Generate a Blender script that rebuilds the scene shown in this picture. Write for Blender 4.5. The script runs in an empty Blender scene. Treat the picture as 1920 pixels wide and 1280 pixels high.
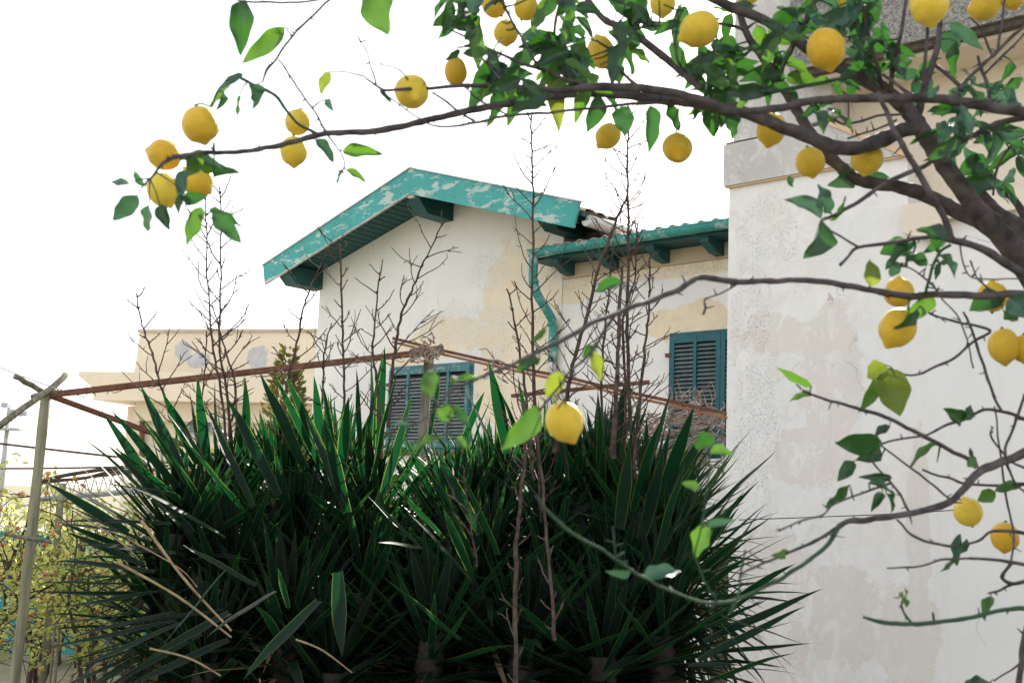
import bpy, math, random
from math import radians, sin, cos, pi, sqrt
from mathutils import Vector, Matrix, noise
import numpy as np
R = random.Random(7)
S = bpy.context.scene
COL = S.collection

# ------------------------------------------------------------------ camera, world, sun, exposure
FPX = 2133.0
CAMZ = 1.6
PITCH, ROLL = 8.0, 2.2
cd = bpy.data.cameras.new('camera'); cam = bpy.data.objects.new('camera', cd); COL.objects.link(cam)
cd.lens = 40.0; cd.sensor_width = 36.0; cd.clip_start = 0.05; cd.clip_end = 3000
MC = Matrix.Rotation(radians(90 + PITCH), 3, 'X') @ Matrix.Rotation(radians(ROLL), 3, 'Z')
cam.matrix_world = Matrix.Translation((0, 0, CAMZ)) @ MC.to_4x4()
S.camera = cam
cd.dof.use_dof = True; cd.dof.focus_distance = 9.0; cd.dof.aperture_fstop = 8.0

GZ = -0.55                             # level of the garden ground
SUN_AZ, SUN_EL = 20.0, 31.0          # degrees clockwise from +Y, above horizon
to_sun = Vector((sin(radians(SUN_AZ)) * cos(radians(SUN_EL)), cos(radians(SUN_AZ)) * cos(radians(SUN_EL)), sin(radians(SUN_EL))))
w = bpy.data.worlds.new("World"); S.world = w; w.use_nodes = True
nt = w.node_tree; nt.nodes.clear()
sky = nt.nodes.new('ShaderNodeTexSky'); sky.sky_type = 'NISHITA'; sky.sun_disc = False
sky.sun_elevation = radians(SUN_EL); sky.sun_rotation = radians(SUN_AZ)
sky.air_density = 1.0; sky.dust_density = 1.5; sky.ozone_density = 1.0
bg = nt.nodes.new('ShaderNodeBackground'); bg.inputs[1].default_value = 0.06
wo = nt.nodes.new('ShaderNodeOutputWorld')
hz = nt.nodes.new('ShaderNodeBackground'); hz.inputs[0].default_value = (1.0, .978, .94, 1); hz.inputs[1].default_value = 0.55   # even bright haze over the whole sky
ad = nt.nodes.new('ShaderNodeAddShader')
nt.links.new(sky.outputs[0], bg.inputs[0]); nt.links.new(bg.outputs[0], ad.inputs[0]); nt.links.new(hz.outputs[0], ad.inputs[1]); nt.links.new(ad.outputs[0], wo.inputs[0])
sl = bpy.data.lights.new('sun', 'SUN'); sl.energy = 4.8; sl.angle = radians(0.5); sl.color = (1.0, 0.94, 0.84)
so = bpy.data.objects.new('sun', sl); COL.objects.link(so); so.rotation_euler = to_sun.to_track_quat('Z', 'Y').to_euler()
S.view_settings.view_transform = 'Standard'; S.view_settings.look = 'None'
S.view_settings.gamma = 1; S.view_settings.use_curve_mapping = False
S.view_settings.exposure = 1.12
S.render.engine = 'CYCLES'

# ------------------------------------------------------------------ helpers
CP = Vector((0, 0, CAMZ))
def ray(x, y):
    v = MC @ Vector(((x - 960) / FPX, -(y - 640) / FPX, -1))
    return v / v.y
def P(x, y, d):
    """the place in the garden seen at pixel (x, y) of the 1920 px photograph, d metres into the scene"""
    return CP + ray(x, y) * d
CR, CU, CB = MC.col[0].copy(), MC.col[1].copy(), MC.col[2].copy()

class MB:
    def __init__(s): s.v = []; s.f = []; s.m = []; s.mi = 0
    def add(s, vs, fs):
        b = len(s.v); s.v += [tuple(v) for v in vs]
        for f in fs: s.f.append([b + i for i in f]); s.m.append(s.mi)
        return s
    def box(s, a, b):
        x0, y0, z0 = a; x1, y1, z1 = b
        return s.add([(x0,y0,z0),(x1,y0,z0),(x1,y1,z0),(x0,y1,z0),(x0,y0,z1),(x1,y0,z1),(x1,y1,z1),(x0,y1,z1)],
            [(0,3,2,1),(4,5,6,7),(0,1,5,4),(1,2,6,5),(2,3,7,6),(3,0,4,7)])
    def bar(s, a, b, wx, wz, up=Vector((0,0,1)), bev=0.0):
        a = Vector(a); b = Vector(b); d = (b - a).normalized(); x = d.cross(up).normalized(); z = x.cross(d)
        if bev <= 0: pr = [(-wx,-wz),(wx,-wz),(wx,wz),(-wx,wz)]
        else: pr = [(-wx+bev,-wz),(wx-bev,-wz),(wx,-wz+bev),(wx,wz-bev),(wx-bev,wz),(-wx+bev,wz),(-wx,wz-bev),(-wx,-wz+bev)]
        n = len(pr); vs = [p + x*i*.5 + z*j*.5 for p in (a, b) for i, j in pr]
        return s.add(vs, [tuple(range(n-1,-1,-1)), tuple(range(n, 2*n))] + [(i,(i+1)%n,n+(i+1)%n,n+i) for i in range(n)])
    def prism(s, poly, y0, y1):      # poly of (x,z), extruded along y
        n = len(poly)
        vs = [(x, y0, z) for x, z in poly] + [(x, y1, z) for x, z in poly]
        return s.add(vs, [tuple(range(n)), tuple(range(2*n-1, n-1, -1))] + [(i, n+i, n+(i+1)%n, (i+1)%n) for i in range(n)])
    def tube(s, pts, rad, seg=6, cap=True, closed=False):
        pts = [Vector(p) for p in pts]; n = len(pts)
        if not hasattr(rad, '__len__'): rad = [rad] * n
        x = None; vs = []
        for i, p in enumerate(pts):
            d = (pts[min(i+1,n-1)] - pts[max(i-1,0)]).normalized()
            if x is None: x = d.orthogonal().normalized()
            x = (x - d * x.dot(d))
            x = x.normalized() if x.length > 1e-6 else d.orthogonal().normalized()
            y = d.cross(x)
            for k in range(seg):
                a = 2*pi*k/seg; vs.append(p + (x*cos(a) + y*sin(a)) * rad[i])
        fs = [(i*seg+k, i*seg+(k+1)%seg, (i+1)*seg+(k+1)%seg, (i+1)*seg+k) for i in range(n-1) for k in range(seg)]
        if cap: fs += [tuple(range(seg-1,-1,-1)), tuple((n-1)*seg+k for k in range(seg))]
        return s.add(vs, fs)
    def build(s, name, mats, parent=None, smooth=False, kind=None):
        me = bpy.data.meshes.new(name); me.from_pydata(s.v, [], s.f)
        for m in (mats if isinstance(mats, (list, tuple)) else [mats]): me.materials.append(m)
        if s.m: me.polygons.foreach_set('material_index', s.m)
        if smooth: me.polygons.foreach_set('use_smooth', [True]*len(s.f))
        me.update()
        return link(name, me, parent, kind)

def link(name, me, parent=None, kind=None):
    o = bpy.data.objects.new(name, me); COL.objects.link(o)
    if parent is not None: o.parent = parent
    if kind: o['kind'] = kind
    return o
def tag(o, label=None, cat=None, group=None, kind=None):
    if label: o['label'] = label
    if cat: o['category'] = cat
    if group: o['group'] = group
    if kind: o['kind'] = kind
    return o
def empty(name, loc=(0,0,0), rz=0.0):
    o = bpy.data.objects.new(name, None); COL.objects.link(o); o.location = loc; o.rotation_euler = (0,0,rz)
    o.empty_display_size = .1
    return o
def spline(pts, n=4):
    """Catmull-Rom through tuples of any length"""
    out = []; N = len(pts)
    for i in range(N-1):
        p0 = pts[max(i-1,0)]; p1 = pts[i]; p2 = pts[i+1]; p3 = pts[min(i+2,N-1)]
        for k in range(n):
            t = k/n
            out.append(tuple(.5*((2*b)+(-a+c)*t+(2*a-5*b+4*c-d)*t*t+(-a+3*b-3*c+d)*t**3) for a,b,c,d in zip(p0,p1,p2,p3)))
    out.append(tuple(pts[-1])); return out

# ------------------------------------------------------------------ materials
class NT:
    def __init__(s, name):
        s.m = bpy.data.materials.new(name); s.m.use_nodes = True; s.t = s.m.node_tree; s.t.nodes.clear()
        s.out = s.n('OutputMaterial'); s.p = s.n('BsdfPrincipled'); s.l(s.p.outputs[0], s.out.inputs[0])
    def n(s, k, **kw):
        x = s.t.nodes.new('ShaderNode'+k)
        for a, b in kw.items(): setattr(x, a, b)
        return x
    def l(s, a, b): s.t.links.new(a, b)
    def co(s): 
        if not hasattr(s, '_co'): s._co = s.n('TexCoord').outputs['Object']
        return s._co
    def geo(s):
        if not hasattr(s, '_ge'): s._ge = s.n('NewGeometry').outputs['Position']
        return s._ge
    def noise(s, sc, det=4, rough=.55, vec=None, stretch=None, dist=0):
        v = vec or s.co()
        if stretch:
            mp = s.n('Mapping'); mp.inputs['Scale'].default_value = stretch; s.l(v, mp.inputs[0]); v = mp.outputs[0]
        x = s.n('TexNoise'); x.inputs['Scale'].default_value = sc; x.inputs['Detail'].default_value = det
        x.inputs['Roughness'].default_value = rough; x.inputs['Distortion'].default_value = dist; s.l(v, x.inputs['Vector'])
        return x.outputs['Fac']
    def ramp(s, fac, lo, hi, a=0., b=1.):
        x = s.n('MapRange'); x.clamp = True
        for i, v in enumerate((lo, hi, a, b)): x.inputs[i+1].default_value = v
        s.l(fac, x.inputs[0]); return x.outputs[0]
    def math(s, op, a, b=None):
        x = s.n('Math', operation=op)
        for i, v in enumerate((a, b)):
            if v is None: continue
            if isinstance(v, (int, float)): x.inputs[i].default_value = v
            else: s.l(v, x.inputs[i])
        return x.outputs[0]
    def mix(s, fac, a, b):
        x = s.n('Mix', data_type='RGBA')
        for sock, v in ((x.inputs[0], fac), (x.inputs[6], a), (x.inputs[7], b)):
            if isinstance(v, (int, float)): sock.default_value = v
            elif isinstance(v, tuple): sock.default_value = (*v, 1) if len(v) == 3 else v
            else: s.l(v, sock)
        return x.outputs[2]
    def bump(s, h, st=.3, dist=.01):
        b = s.n('Bump'); b.inputs['Strength'].default_value = st; b.inputs['Distance'].default_value = dist
        s.l(h, b.inputs['Height']); s.l(b.outputs[0], s.p.inputs['Normal'])
    def fin(s, col, rough=.8, spec=.3):
        if isinstance(col, tuple): s.p.inputs['Base Color'].default_value = (*col, 1)
        else: s.l(col, s.p.inputs['Base Color'])
        if isinstance(rough, (int, float)): s.p.inputs['Roughness'].default_value = rough
        else: s.l(rough, s.p.inputs['Roughness'])
        s.p.inputs['Specular IOR Level'].default_value = spec
        return s.m
    def blobs(s, cs, namp=.9, nsc=2.5, edge=.08, det=8):
        """mask of worn patches: list of (x, z, rx, rz) in object coordinates, with ragged edges"""
        acc = None
        for cx, cz, rx, rz in cs:
            a = s.n('VectorMath', operation='SUBTRACT'); s.l(s.co(), a.inputs[0]); a.inputs[1].default_value = (cx, 0, cz)
            b = s.n('VectorMath', operation='MULTIPLY'); s.l(a.outputs[0], b.inputs[0]); b.inputs[1].default_value = (1/rx, 0, 1/rz)
            c = s.n('VectorMath', operation='LENGTH'); s.l(b.outputs[0], c.inputs[0])
            d = s.math('SUBTRACT', 1.0, c.outputs['Value'])
            acc = d if acc is None else s.math('MAXIMUM', acc, d)
        nz = s.noise(nsc, det, .72)
        nz = s.math('MULTIPLY', s.math('SUBTRACT', nz, .5), namp*2.2)
        return s.ramp(s.math('ADD', acc, nz), 0, edge)

def simple(name, c1, c2, sc=8, rough=.7, spec=.3, bs=.2, bd=.004, det=5, lo=.35, hi=.65, stretch=None):
    t = NT(name); nz = t.noise(sc, det, .6, stretch=stretch)
    t.bump(nz, bs, bd); return t.fin(t.mix(t.ramp(nz, lo, hi), c1, c2), rough, spec)

def plaster(name, base, base2, patches, peach, speck=(.36,.34,.33), speckamt=.45, stains=None, top=None, mottle=None):
    t = NT(name)
    big = t.noise(.8, 5, .6); col = t.mix(t.ramp(big, .35, .65), base, base2)
    fine = t.noise(28, 6, .7)
    if top:   # a warmer coat showing through where the whitewash has worn thin
        col = t.mix(t.math('MULTIPLY', t.ramp(t.noise(1.7, 9, .68), .50, .53), top[3]), col, top[:3])
    k = t.blobs(patches, .95, 1.9, .035, 12) if patches else None
    if k is not None:
        pc = t.mix(t.ramp(t.noise(4, 8, .7), .42, .58), peach[0], peach[1])
        col = t.mix(t.math('MULTIPLY', k, peach[2]), col, pc)
    if stains:
        k2 = t.blobs(stains, 1.0, 2.6, .25, 10)
        k2 = t.math('MULTIPLY', k2, t.ramp(t.noise(34, 9, .85), .50, .56))
        col = t.mix(t.math('MULTIPLY', k2, .75), col, speck)
    sp = t.math('MULTIPLY', t.ramp(t.noise(55, 6, .85), .56, .62), t.ramp(t.noise(1.3, 4, .6), .42, .62))
    col = t.mix(t.math('MULTIPLY', sp, speckamt), col, speck)
    if mottle:    # flaked limewash: crisp-edged chips and a mealy grey bloom, fading along the wall
        sx = t.n('SeparateXYZ'); t.l(t.co(), sx.inputs[0]); fade = t.ramp(sx.outputs[0], mottle[2], mottle[3], 1, 0)
        fl = t.ramp(t.noise(2.6, 12, .74, dist=.6), .505, .52)
        col = t.mix(t.math('MULTIPLY', t.math('MULTIPLY', fl, fade), .55), col, mottle[0])
        f2 = t.ramp(t.noise(5.5, 12, .8, dist=.8, stretch=(1.2,1,.7)), .53, .55)
        col = t.mix(t.math('MULTIPLY', t.math('MULTIPLY', f2, fade), .6), col, mottle[1])
        f3 = t.math('MULTIPLY', t.ramp(t.noise(75, 4, .9, dist=1.5), .52, .60), t.ramp(t.noise(2.0, 8, .7), .45, .60))
        col = t.mix(t.math('MULTIPLY', t.math('MULTIPLY', f3, fade), .5), col, speck)
    streak = t.ramp(t.noise(2.2, 6, .6, stretch=(2.5, 2.5, .25)), .52, .72, 0, .22)
    col = t.mix(streak, col, tuple(c*.72 for c in base))
    vo = t.n('TexVoronoi', feature='DISTANCE_TO_EDGE'); vo.inputs['Scale'].default_value = .55
    dv = t.n('VectorMath', operation='ADD'); t.l(t.co(), dv.inputs[0])
    nn = t.n('TexNoise'); nn.inputs['Scale'].default_value = 3; nn.inputs['Detail'].default_value = 6; t.l(t.co(), nn.inputs['Vector'])
    sc2 = t.n('VectorMath', operation='SCALE'); t.l(nn.outputs['Color'], sc2.inputs[0]); sc2.inputs['Scale'].default_value = .5
    t.l(sc2.outputs[0], dv.inputs[1]); t.l(dv.outputs[0], vo.inputs['Vector'])
    crack = t.math('MULTIPLY', t.ramp(vo.outputs['Distance'], 0, .004, 1, 0), t.ramp(t.noise(.9, 2), .52, .6))
    col = t.mix(t.math('MULTIPLY', crack, .55), col, (.2,.18,.17))
    h = t.math('ADD', t.math('MULTIPLY', fine, .5), t.noise(6, 6, .6))
    if k is not None: h = t.math('SUBTRACT', h, t.math('MULTIPLY', k, .5))
    t.bump(h, .35, .012)
    return t.fin(col, .9, .15)

def painted(name, paint, paint2, bare, wear=.5, sc=6, stretch=(1,1,1), rough=.55):
    t = NT(name)
    a = t.noise(sc, 9, .72, stretch=stretch, dist=.4)
    c = t.mix(t.ramp(t.noise(2.5, 4), .35, .65), paint, paint2)
    k = t.ramp(a, wear, wear+.035)
    c = t.mix(t.math('MULTIPLY', k, .85), c, bare)
    c = t.mix(t.math('MULTIPLY', t.ramp(t.noise(30, 4, .7), .55, .75), .35), c, tuple(v*.5 for v in paint))
    t.bump(t.math('SUBTRACT', t.noise(20, 4), t.math('MULTIPLY', k, .6)), .3, .004)
    return t.fin(c, rough, .35)

def leafmat(name, c1, c2, trans, tcol, rough=.38, sc=3, spec=.5, back=None):
    t = NT(name)
    oi = t.n('ObjectInfo').outputs['Random']
    nz = t.noise(sc, 3); f = t.math('ADD', t.math('MULTIPLY', oi, .55), t.math('MULTIPLY', nz, .5))
    col = t.mix(t.ramp(f, .2, .85), c1, c2)
    if back:
        bf = t.n('NewGeometry').outputs['Backfacing']; col = t.mix(bf, col, back)
    t.fin(col, rough, spec)
    tr = t.n('BsdfTranslucent'); tc = t.mix(t.ramp(f, .2, .85), tcol, tuple(min(1, v*1.25) for v in tcol)); t.l(tc, tr.inputs[0])
    mx = t.n('MixShader'); mx.inputs[0].default_value = trans
    t.l(t.p.outputs[0], mx.inputs[1]); t.l(tr.outputs[0], mx.inputs[2]); t.l(mx.outputs[0], t.out.inputs[0])
    t.bump(t.noise(sc*9, 3), .15, .002)
    if name.startswith('lemon_leaf'):
        sx = t.n('SeparateXYZ'); t.l(t.co(), sx.inputs[0]); ax = t.math('ABSOLUTE', sx.outputs[0])
        rib = t.ramp(ax, .012, .035, 1, 0)
        ph = t.math('SUBTRACT', t.math('MULTIPLY', sx.outputs[1], 9.0), t.math('MULTIPLY', ax, 8.0))
        fr = t.math('ABSOLUTE', t.math('SUBTRACT', t.math('FRACT', ph), .5)); vein = t.math('MULTIPLY', t.ramp(fr, .0, .09, 1, 0), .5)
        vv = t.math('MAXIMUM', rib, vein)
        col2 = t.mix(t.math('MULTIPLY', vv, .55), col, tuple(min(1, c*1.6+.03) for c in c2))
        spot = t.ramp(t.noise(7, 6, .8), .66, .70)
        col2 = t.mix(t.math('MULTIPLY', spot, .6), col2, (.16,.12,.03))
        t.l(col2, t.p.inputs['Base Color'])
        tc2 = t.mix(t.math('MULTIPLY', vv, .5), tc, tuple(c*.55 for c in tcol)); t.l(tc2, tr.inputs[0])
    return t.m

M = {}
M['ground'] = simple('dry_ground', (.30,.26,.20), (.20,.20,.12), 1.5, .95, .1, .5, .05, 8)
M['yard'] = simple('pale_yard', (.50,.46,.40), (.42,.39,.33), .8, .95, .1, .3, .02, 8)
M['gable'] = plaster('gable_plaster', (.80,.755,.70), (.74,.71,.68),
    [(4.55,4.25,.75,1.1),(3.1,4.0,.9,.30),(4.7,3.3,.9,1.0),(2.2,3.75,.6,.18),(7.35,4.0,.9,.26),(5.6,2.9,.6,.5)],
    ((.79,.61,.39),(.76,.66,.49),.75), (.48,.47,.47), .35, [(3.4,4.2,1.1,.35),(4.0,3.9,.5,.5),(3.9,4.9,.5,.3),(4.9,4.8,.6,.3)])
M['wing'] = plaster('wing_plaster', (.80,.76,.70), (.73,.71,.68),
    [(7.45,3.92,.75,.24),(7.0,4.66,3.2,.17),(5.5,4.5,.35,.2)], ((.79,.62,.39),(.70,.54,.36),.75), (.45,.42,.38), .4, [(6.8,4.62,2.5,.16)])
M['cove'] = plaster('shaded_cove_plaster', (.42,.33,.23), (.52,.42,.30), None, None, (.2,.17,.13), .6)
M['white'] = plaster('villa_plaster', (.80,.765,.73), (.75,.735,.72),
    [(1.25,2.9,.35,.9),(1.0,2.2,.4,.35),(1.35,.6,.35,.55),(.55,.9,.5,.5),(.5,3.5,.5,.25),(.45,.2,.5,.5),(2.15,1.5,.12,1.0),(2.05,.4,.3,.6)],
    ((.64,.54,.46),(.66,.59,.53),.5), (.38,.36,.34), .35, [(.45,4.7,.35,.45),(.3,3.7,.3,.8),(.35,2.6,.35,1.1),(.75,4.6,.15,.3)], mottle=((.72,.665,.615),(.82,.80,.775),1.0,2.8))
M['villa_band'] = plaster('villa_band_plaster', (.56,.53,.50), (.48,.46,.45), None, None, (.30,.28,.27), .5, mottle=((.50,.47,.445),(.66,.63,.60),3,5))
M['villa_tan'] = plaster('villa_tan_plaster', (.76,.66,.54), (.72,.63,.52), None, None, (.4,.33,.25), .3)
M['ochre'] = simple('ochre_trim', (.62,.42,.24), (.68,.50,.32), 9, .85)
M['far_coping'] = simple('far_cap', (.50,.40,.30), (.40,.33,.27), 4, .9)  # brown coping colour of the far building
M['speckle'] = None
t = NT('speckled_render'); v = t.noise(34, 9, .95); 
t.bump(v, .4, .01); M['speckle'] = t.fin(t.mix(t.ramp(v, .44, .56), (.07,.065,.06), (.40,.38,.35)), .95, .1)
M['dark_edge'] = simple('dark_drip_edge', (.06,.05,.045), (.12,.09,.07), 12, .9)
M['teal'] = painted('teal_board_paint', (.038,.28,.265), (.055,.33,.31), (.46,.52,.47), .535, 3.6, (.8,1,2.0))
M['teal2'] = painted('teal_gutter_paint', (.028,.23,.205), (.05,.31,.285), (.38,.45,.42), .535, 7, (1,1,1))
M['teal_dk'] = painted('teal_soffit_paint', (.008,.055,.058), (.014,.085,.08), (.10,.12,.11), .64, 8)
M['shutter'] = painted('shutter_paint', (.012,.085,.105), (.02,.12,.14), (.13,.20,.18), .6, 12)
M['shutter_old'] = painted('faded_shutter_paint', (.04,.14,.165), (.06,.19,.21), (.28,.30,.27), .55, 12)
M['slat'] = painted('slat_paint', (.17,.20,.21), (.22,.24,.25), (.34,.33,.31), .56, 14, (1,1,3))
M['slat_dk'] = painted('slat_paint_dark', (.10,.14,.155), (.14,.18,.19), (.26,.28,.27), .56, 14, (1,1,3))
M['dark'] = simple('dark_interior', (.01,.01,.01), (.02,.018,.016), 3, .9)
M['tile'] = simple('clay_tile', (.36,.27,.21), (.50,.44,.38), 9, .85, .2, .5, .01)
M['flash'] = simple('whitened_metal', (.62,.60,.58), (.42,.40,.38), 7, .6)
M['rust'] = simple('rusty_rail', (.10,.04,.028), (.20,.085,.05), 10, .75, .3, .4, .004, stretch=(3,3,3))
M['rust_lt'] = simple('rusty_rail_light', (.26,.11,.055), (.36,.18,.09), 10, .75, .3, .4, .004)
M['oldwood'] = simple('weathered_wood', (.09,.085,.06), (.22,.20,.15), 9, .85, .2, .6, .006, stretch=(3,3,.4))
M['post'] = simple('pale_post', (.14,.14,.09), (.30,.28,.19), 6, .8, .25, .5, .006, stretch=(3,3,.3))
M['bark'] = simple('lemon_bark', (.034,.028,.032), (.105,.088,.088), 30, .8, .25, .7, .004, 6, stretch=(1,1,1))
M['greenbark'] = simple('green_twig_bark', (.025,.055,.035), (.05,.09,.05), 25, .8, .12, .4, .002)
M['stalk'] = simple('dry_stalk', (.045,.028,.026), (.12,.085,.072), 22, .85, .2, .6, .004)
M['stalk_lt'] = simple('pale_dry_cane', (.20,.14,.08), (.36,.27,.16), 14, .8, .2, .4, .003)
M['vine'] = simple('dry_vine', (.14,.09,.075), (.46,.36,.30), 12, .85)
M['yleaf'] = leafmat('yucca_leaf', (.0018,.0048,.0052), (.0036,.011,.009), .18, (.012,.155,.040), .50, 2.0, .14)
M['yedge'] = leafmat('yucca_leaf_margin', (.02,.035,.015), (.05,.055,.02), .4, (.34,.40,.06), .4, 4)
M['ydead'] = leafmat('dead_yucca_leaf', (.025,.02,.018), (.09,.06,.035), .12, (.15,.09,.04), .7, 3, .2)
M['ystraw'] = leafmat('straw_yucca_leaf', (.12,.085,.045), (.26,.19,.10), .2, (.35,.26,.12), .7, 3, .2)
YMT={False:['yleaf','yedge'],True:['ydead','ydead'],2:['ystraw','ystraw']}
M['ytrunk'] = simple('yucca_trunk', (.012,.010,.010), (.035,.026,.022), 20, .9)
M['lleaf'] = leafmat('lemon_leaf', (.005,.022,.013), (.011,.042,.018), .28, (.05,.20,.02), .34, 12, .5, (.05,.11,.055))
M['lleaf_t'] = leafmat('lemon_leaf_painted_sheen', (.016,.065,.05), (.03,.095,.065), .18, (.06,.18,.05), .42, 12, .6, (.08,.17,.12))  # lemon leaf with a teal sheen put into its base colour
M['lleaf_g'] = leafmat('lemon_leaf_young', (.022,.08,.016), (.04,.115,.02), .36, (.12,.28,.02), .4, 12, .5, (.09,.18,.05))
M['lleaf_y'] = leafmat('lemon_leaf_yellowing', (.13,.15,.02), (.05,.11,.02), .42, (.26,.32,.03), .45, 45, .4, (.25,.25,.05))
M['bush'] = leafmat('bush_leaf', (.16,.22,.06), (.30,.32,.12), .6, (.95,.97,.30), .45, 3, .4)
M['bush2'] = leafmat('bush_leaf_olive', (.11,.18,.05), (.20,.26,.08), .6, (.85,.90,.25), .45, 3, .4)
M['bloom'] = leafmat('orange_bloom', (.55,.20,.07), (.70,.36,.22), .5, (.85,.42,.25), .6, 6, .3)
M['conif'] = leafmat('conifer_spray', (.07,.075,.02), (.14,.13,.035), .35, (.35,.32,.06), .6, 3, .2)
M['net'] = simple('teal_netting', (.04,.22,.24), (.07,.30,.32), 3, .8)
M['steel'] = simple('grey_steel', (.30,.31,.33), (.40,.41,.43), 6, .5)
M['concrete'] = simple('pale_concrete', (.55,.54,.52), (.45,.44,.42), 5, .9)
t = NT('lemon_peel'); oi = t.n('ObjectInfo').outputs['Random']
pn = t.noise(1.6, 5, .6); col = t.mix(t.ramp(t.math('ADD', t.math('MULTIPLY', oi, .7), t.math('MULTIPLY', pn, .45)), .2, .9), (.90,.68,.07), (.80,.46,.02))
col = t.mix(t.math('MULTIPLY', t.ramp(t.noise(.9, 4, .6), .56, .66), .45), col, (.50,.52,.05))
col = t.mix(t.math('MULTIPLY', t.ramp(t.noise(5, 6, .7), .60, .70), .35), col, (.45,.30,.04))
pores = t.n('TexVoronoi'); pores.inputs['Scale'].default_value = 34; t.l(t.co(), pores.inputs['Vector'])
t.bump(t.ramp(pores.outputs['Distance'], .0, .5), .7, .035)
M['lemon'] = t.fin(col, .42, .45); t.p.inputs['Subsurface Weight'].default_value = .25
t.p.inputs['Subsurface Radius'].default_value = (.5,.25,.05); t.p.inputs['Subsurface Scale'].default_value = .02
M['calyx'] = simple('calyx', (.10,.16,.04), (.16,.20,.06), 30, .7)

# ------------------------------------------------------------------ ground
g = MB().box((-400,-60,GZ-.5),(400,900,GZ)).build('ground', M['ground']); tag(g, 'dry garden soil and rough ground under the plants', kind='structure')
g = MB().box((-40,16,GZ-.3),(-4.0,60,GZ+.004)).build('yard', M['yard']); tag(g, 'pale sunlit yard beyond the garden', kind='structure')

# ------------------------------------------------------------------ gabled house (local x along the facade, y into the house)
AZ = radians(48); E1 = Vector((sin(AZ), -cos(AZ), 0))
c0 = P(601, 520, 19.0); c0.z = 0
house = empty('gabled_house', c0, -radians(42))
tag(house, 'small cream plastered house with green gable boards, gutter and two shuttered windows', 'house')
# gable wall prism
AU = 2.95; ZL = 5.34; ZA = 6.175; ZR = 5.50
MB().prism([(0,GZ-.1),(5.32,GZ-.1),(5.32,ZR),(AU,ZA),(0,ZL)], 0.0, 7.0).build('gable_wall', M['gable'], house)
MB().box((5.323,0.012,GZ-.1),(9.2,6.0,4.88)).build('wing_wall', M['wing'], house)
# plaster cove under wing eave, dark tan with the eave's shadow painted in
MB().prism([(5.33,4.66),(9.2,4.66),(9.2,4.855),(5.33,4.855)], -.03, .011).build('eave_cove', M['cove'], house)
sl_ = 0.345; th = .05; OH = .78
def zroof(u): return 6.20 - abs(u-AU)*.283
# roof deck (two slopes)
for sgn, ue in ((-1,-.50),(1,6.25)):
    p = [(AU,zroof(AU)),(ue,zroof(ue)),(ue,zroof(ue)+.05),(AU,zroof(AU)+.05)]
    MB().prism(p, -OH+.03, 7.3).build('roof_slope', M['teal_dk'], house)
    # clay tiles: edge row over the barge board, as barrel tiles running down the slope
    L = abs(ue-AU); n = int(L/.34)
    base = None
    for k in range(n):
        ua = AU + sgn*(k*L/n); ub = AU + sgn*((k+1.12)*L/n)
        for r in range(3):
            y = -OH+.12+r*.24
            if base is None or r == 0 and k == 0:
                m = MB(); seg=6
                vs=[];a=Vector((ua,0,zroof(ua)+.085)); b=Vector((ub,0,zroof(ub)+.07))
                for q in (a,b):
                    for j in range(seg+1):
                        t_=pi*j/seg; vs.append((q.x-ua, cos(t_)*.105, q.z-a.z+sin(t_)*.05))
                m.add(vs,[(j,j+1,seg+2+j,seg+1+j) for j in range(seg)])
                base = m.build('tile', M['tile'], house, True); o = base
            else:
                o = link('tile', base.data, house)
            o.location = (ua, y, zroof(ua)+.085)
# barge boards
def bz(u, top): return (6.44 if top else 6.06) - abs(u-AU-.05)*(.308 if top else .298)
MB().prism([(AU+.05,bz(AU+.05,0)),(AU+.05,bz(AU+.05,1)),(-.52,bz(-.52,1)),(-.44,bz(-.44,0))], -OH-.035, -OH).build('bargeboard', M['teal'], house)
MB().prism([(AU+.052,bz(AU+.05,1)),(AU+.052,bz(AU+.05,0)),(6.15,bz(6.15,0)),(6.24,bz(6.24,1))], -OH-.035, -OH).build('bargeboard', M['teal'], house)
# thin lighter capping strip on top of each board
for a, b in ((AU+.05,-.54),(AU+.05,6.26)):
    MB().bar((a,-OH-.02,bz(a,1)+.008),(b,-OH-.02,bz(b,1)+.008),.075,.016).build('capping_strip', M['flash'], house)
for sgn in (-1,1):
    nh=MB()
    for k in range(9):
        for dz in (.07,.28):
            u=AU+.05+sgn*(.18+k*.38); nh.box((u-.008,-OH-.039,bz(u,0)+dz-.008),(u+.008,-OH-.034,bz(u,0)+dz+.008))
    nh.build('nail_heads', M['rust'], house, kind='stuff')
    a_,b_=(AU+.05,-.44) if sgn<0 else (AU+.06,6.14)
    MB().bar((a_,-OH-.018,bz(a_,0)-.006),(b_,-OH-.018,bz(b_,0)-.006),.042,.014).build('board_edge', M['flash'] if sgn<0 else M['teal'], house)  # left strip's pale colour paints the highlight on the board's lower edge
# soffit planks under both overhangs
for sgn, ue in ((-1,-.42),(1,6.1)):
    L = abs(ue-AU); n = int(L/.125); proto = None
    for k in range(n):
        u = AU + sgn*(k+.5)*L/n
        if proto is None:
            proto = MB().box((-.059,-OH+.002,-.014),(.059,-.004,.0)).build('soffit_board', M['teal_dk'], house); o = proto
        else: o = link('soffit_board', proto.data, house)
        o.location = (u, 0, zroof(u)-.006); o.rotation_euler = (0, sgn*math.atan(.283), 0)
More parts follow.
